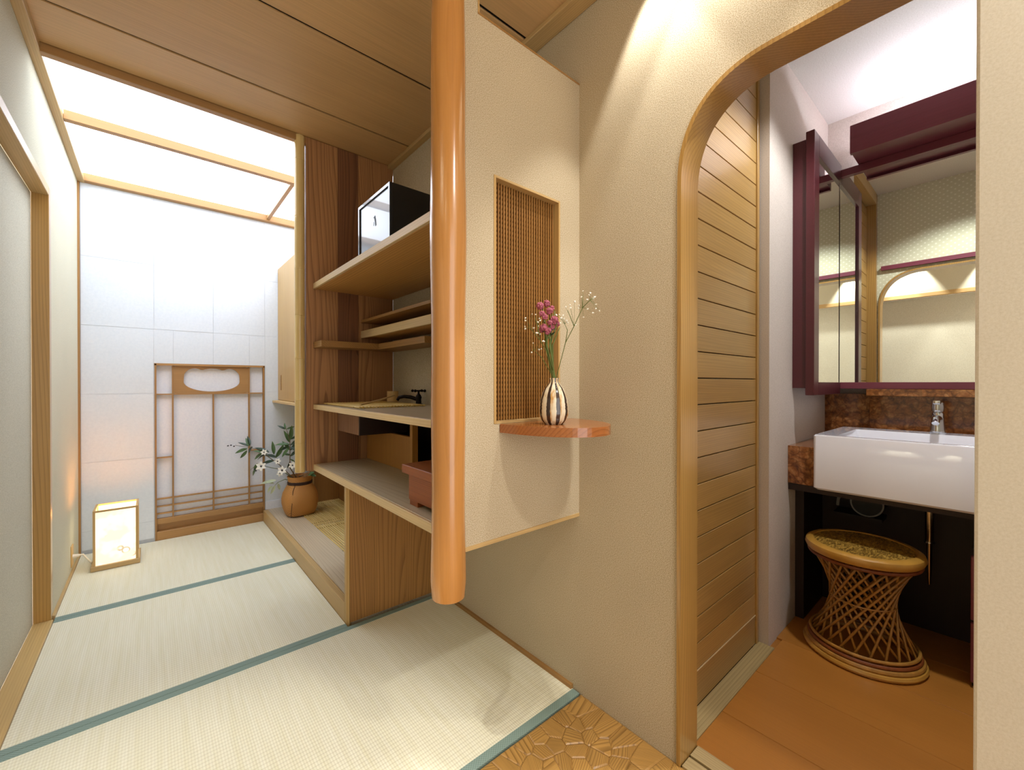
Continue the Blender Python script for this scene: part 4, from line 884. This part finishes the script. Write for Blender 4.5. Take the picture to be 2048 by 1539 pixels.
for a in [(548, 966, -16, -4), (545, 972, -14, 12), (552, 960, -26, 4), (556, 966, 4, 14), (550, 970, -8, 18), (542, 962, -22, 2)]: leafat(sp_, *a, 1.1, 'leaf_pale')
for px, py in ((462, 890), (468, 892), (456, 891), (509, 938), (512, 941)):
    MB().ball(Q(px, py), 0.006, 1, (1.2, 1, .9)).build('bud', 'berry_dark', sp_, smooth=True)
def flower(par, px, py, R):
    R *= 1.25
    c = Q(px, py, -0.05); f = MB()
    nrm = (Vector((0, 0, CAM_H+0.3))-c).normalized(); s1 = nrm.cross(Vector((0, 0, 1))).normalized(); s2 = s1.cross(nrm)
    for k in range(6):
        a = 2*pi*k/6+px; d = s1*math.cos(a)+s2*math.sin(a)+nrm*0.35; f.leaf(c, d, nrm, R, R*0.36, 0.15, 5)
    o = f.build('flower', 'petal_white', par); MB().ball(c+nrm*0.004, R*0.2, 1).build('flower_centre', 'berry_dark', o, smooth=True)
for px, py, R in ((522, 932, 0.030), (564, 940, 0.028), (555, 922, 0.020), (528, 904, 0.020), (585, 930, 0.024), (560, 946, 0.02)): flower(sp_, px, py, R)
up_ = thing('leaf_sprig', 'upright green leafy sprig rising from the basket before the bamboo', 'plant', (bc[0]-0.01, bc[1], bc[2]+0.24))
br = [root+Vector((0.01, 0, 0)), Q(580, 935, -.05), Q(580, 905, -.05), Q(580, 880, -.05), Q(574, 862, -.05), Q(571, 853, -.05)]
MB().tube(br, [0.004, 0.0036, 0.003, 0.0026, 0.002, 0.001], 6).build('stem', 'stem_brown', up_, smooth=True)
for a in [(571, 858, -14, -8), (571, 858, -2, -12), (573, 858, 14, -6), (578, 890, -20, -6), (578, 893, -22, 6), (579, 884, -8, -20), (580, 880, 4, -24), (581, 890, 18, -14), (581, 893, 14, 8), (580, 900, -12, -18), (581, 910, -13, -4), (581, 912, 12, -12), (580, 918, 10, 4), (580, 922, -3, 14), (578, 895, -14, 16), (582, 878, 12, -8), (581, 900, 12, -16), (579, 888, -26, -2)]:
    leafat(up_, *a, 1.15, 'leaf_green' if random.random() < .5 else 'leaf_dark')
tg = thing('dried_twigs', 'curled dried twigs and grass tufts at the basket mouth', 'twigs', (bc[0]+0.03, bc[1], bc[2]+0.26))
for k in range(10):
    x = random.uniform(580, 614); MB().tube([root+Vector((random.uniform(0, .06), 0, 0)), Q(x, 955), Q(x+random.uniform(-6, 10), 940+random.uniform(-6, 6))], [0.002, 0.0016, 0.0008], 5).build('twig', 'twig', tg)
for a in [(598, 952, 30, -6), (604, 950, 26, -8), (612, 948, 18, -4), (606, 955, 20, -10)]:
    b0, b1 = Q(a[0], a[1]), Q(a[0]+a[2], a[1]+a[3]); MB().tube([b0, b0.lerp(b1, .5)+Vector((0, 0, .008)), b1], [0.006, 0.005, 0.002], 6).build('twig', 'twig', tg, smooth=True)
leafat(tg, 616, 950, 8, -6, 1.2, 'leaf_green', .25); leafat(tg, 620, 948, 10, 2, 1.1, 'leaf_green', .25)

# ------------------------------------------------------------------ paper lantern
LXA, LXB, LYA, LYB = -0.268, -0.070, 3.436, 3.634
ln = thing('floor_lantern', 'glowing square paper floor lantern on a wooden base', 'lamp', ((LXA+LXB)/2, (LYA+LYB)/2, 0.0018))
B(LXA-0.009, LXB+0.009, LYA-0.009, LYB+0.009, 0.0018, 0.030, bv=0.002).build('base', 'hinoki_x', ln)
for x in (LXA, LXB-0.011):
    for y in (LYA, LYB-0.011): B(x, x+0.011, y, y+0.011, 0.0305, 0.352).build('post', 'hinoki_z', ln)
for y in (LYA, LYB-0.011): B(LXA+0.0112, LXB-0.0112, y, y+0.011, 0.342, 0.352).build('top_rail', 'hinoki_x', ln)
for x in (LXA, LXB-0.011): B(x, x+0.011, LYA+0.0112, LYB-0.0112, 0.342, 0.352).build('top_rail', 'hinoki_y', ln)
for y in (LYA+0.003, LYB-0.006): B(LXA+0.0112, LXB-0.0112, y, y+0.002, 0.0305, 0.3415).build('paper_panel', 'lantern_paper', ln)
for x in (LXA+0.003, LXB-0.006): B(x, x+0.002, LYA+0.0112, LYB-0.0112, 0.0305, 0.3415).build('paper_panel', 'lantern_paper', ln)
MB().ball(((LXA+LXB)/2, (LYA+LYB)/2, 0.20), 0.035, 2).build('bulb', 'lantern_bulb', ln, smooth=True)
MB().tube([((LXA+LXB)/2, (LYA+LYB)/2, 0.0305), ((LXA+LXB)/2, (LYA+LYB)/2, 0.17)], 0.012, 12).build('lamp_holder', 'white_plastic', ln)
MB().tube([(LXA-0.0095, 3.54, 0.018), (LXA-0.03, 3.545, 0.05), (-0.315, 3.53, 0.088), (XL+0.022, 3.52, 0.090)], 0.0045, 8).build('cord', 'white_plastic', ln, smooth=True)
MB().tube([(XL+0.0325, 3.52, 0.090), (XL+0.0055, 3.52, 0.090)], [0.008, 0.012], 12).build('plug', 'white_plastic', ln, smooth='auto')
tag(B(XL, XL+0.005, 3.485, 3.555, 0.035, 0.155, bv=0.001).build('wall_socket', 'outlet_beige'), 'beige wall socket plate low on the left wall', 'socket')

# ------------------------------------------------------------------ recessed downlights
def downlight(x, y, label, zc=ZC, deg=62, watt=SPOT_W, col=(1.0, 0.97, 0.91), grp='recessed downlights over the corridor'):
    t = thing('downlight', label, 'downlight', (x, y, zc-0.004), grp)
    MB().lathe([(0.034, 0), (0.040, 0.0), (0.041, 0.003), (0.034, 0.0035)], (x, y, zc-0.004), 28, close=False).build('trim_ring', 'white_plastic', t, smooth='auto')
    ld_ = bpy.data.lights.new('downlight_lamp', 'SPOT'); ld_.energy = watt; ld_.color = col; ld_.spot_size = math.radians(deg); ld_.spot_blend = 0.4; ld_.shadow_soft_size = 0.012 if deg < 100 else 0.045
    o = bpy.data.objects.new('downlight_lamp', ld_); COL.objects.link(o); place(o, (x, y, zc-0.006), t); o.rotation_euler = (0, 0, 0)
downlight(1.072, 0.675, 'recessed ceiling downlight nearest the partition, by the arch wall')
downlight(1.072, 0.505, 'recessed ceiling downlight by the arch wall, above the arch shoulder')
downlight(1.072, 0.100, 'recessed ceiling downlight by the arch wall, beside the right wall end')
downlight(-0.27, 0.725, 'recessed ceiling downlight by the sliding door, far one of three', watt=30.0)
downlight(-0.27, 0.545, 'recessed ceiling downlight by the sliding door, middle one of three', watt=30.0)
downlight(-0.27, 0.040, 'recessed ceiling downlight by the sliding door, near one of three', watt=36.0)
downlight(0.780, -0.420, 'recessed ceiling downlight behind the camera beside the right wall end', deg=140, watt=34.0)
downlight(1.800, 0.050, 'added unseen ceiling fill light inside the wash room', Z2, 130, 46.0, (0.93, 0.97, 1.0), 'added fill lights over the wash room floor')  # unseen lamp added to brighten basin and floor
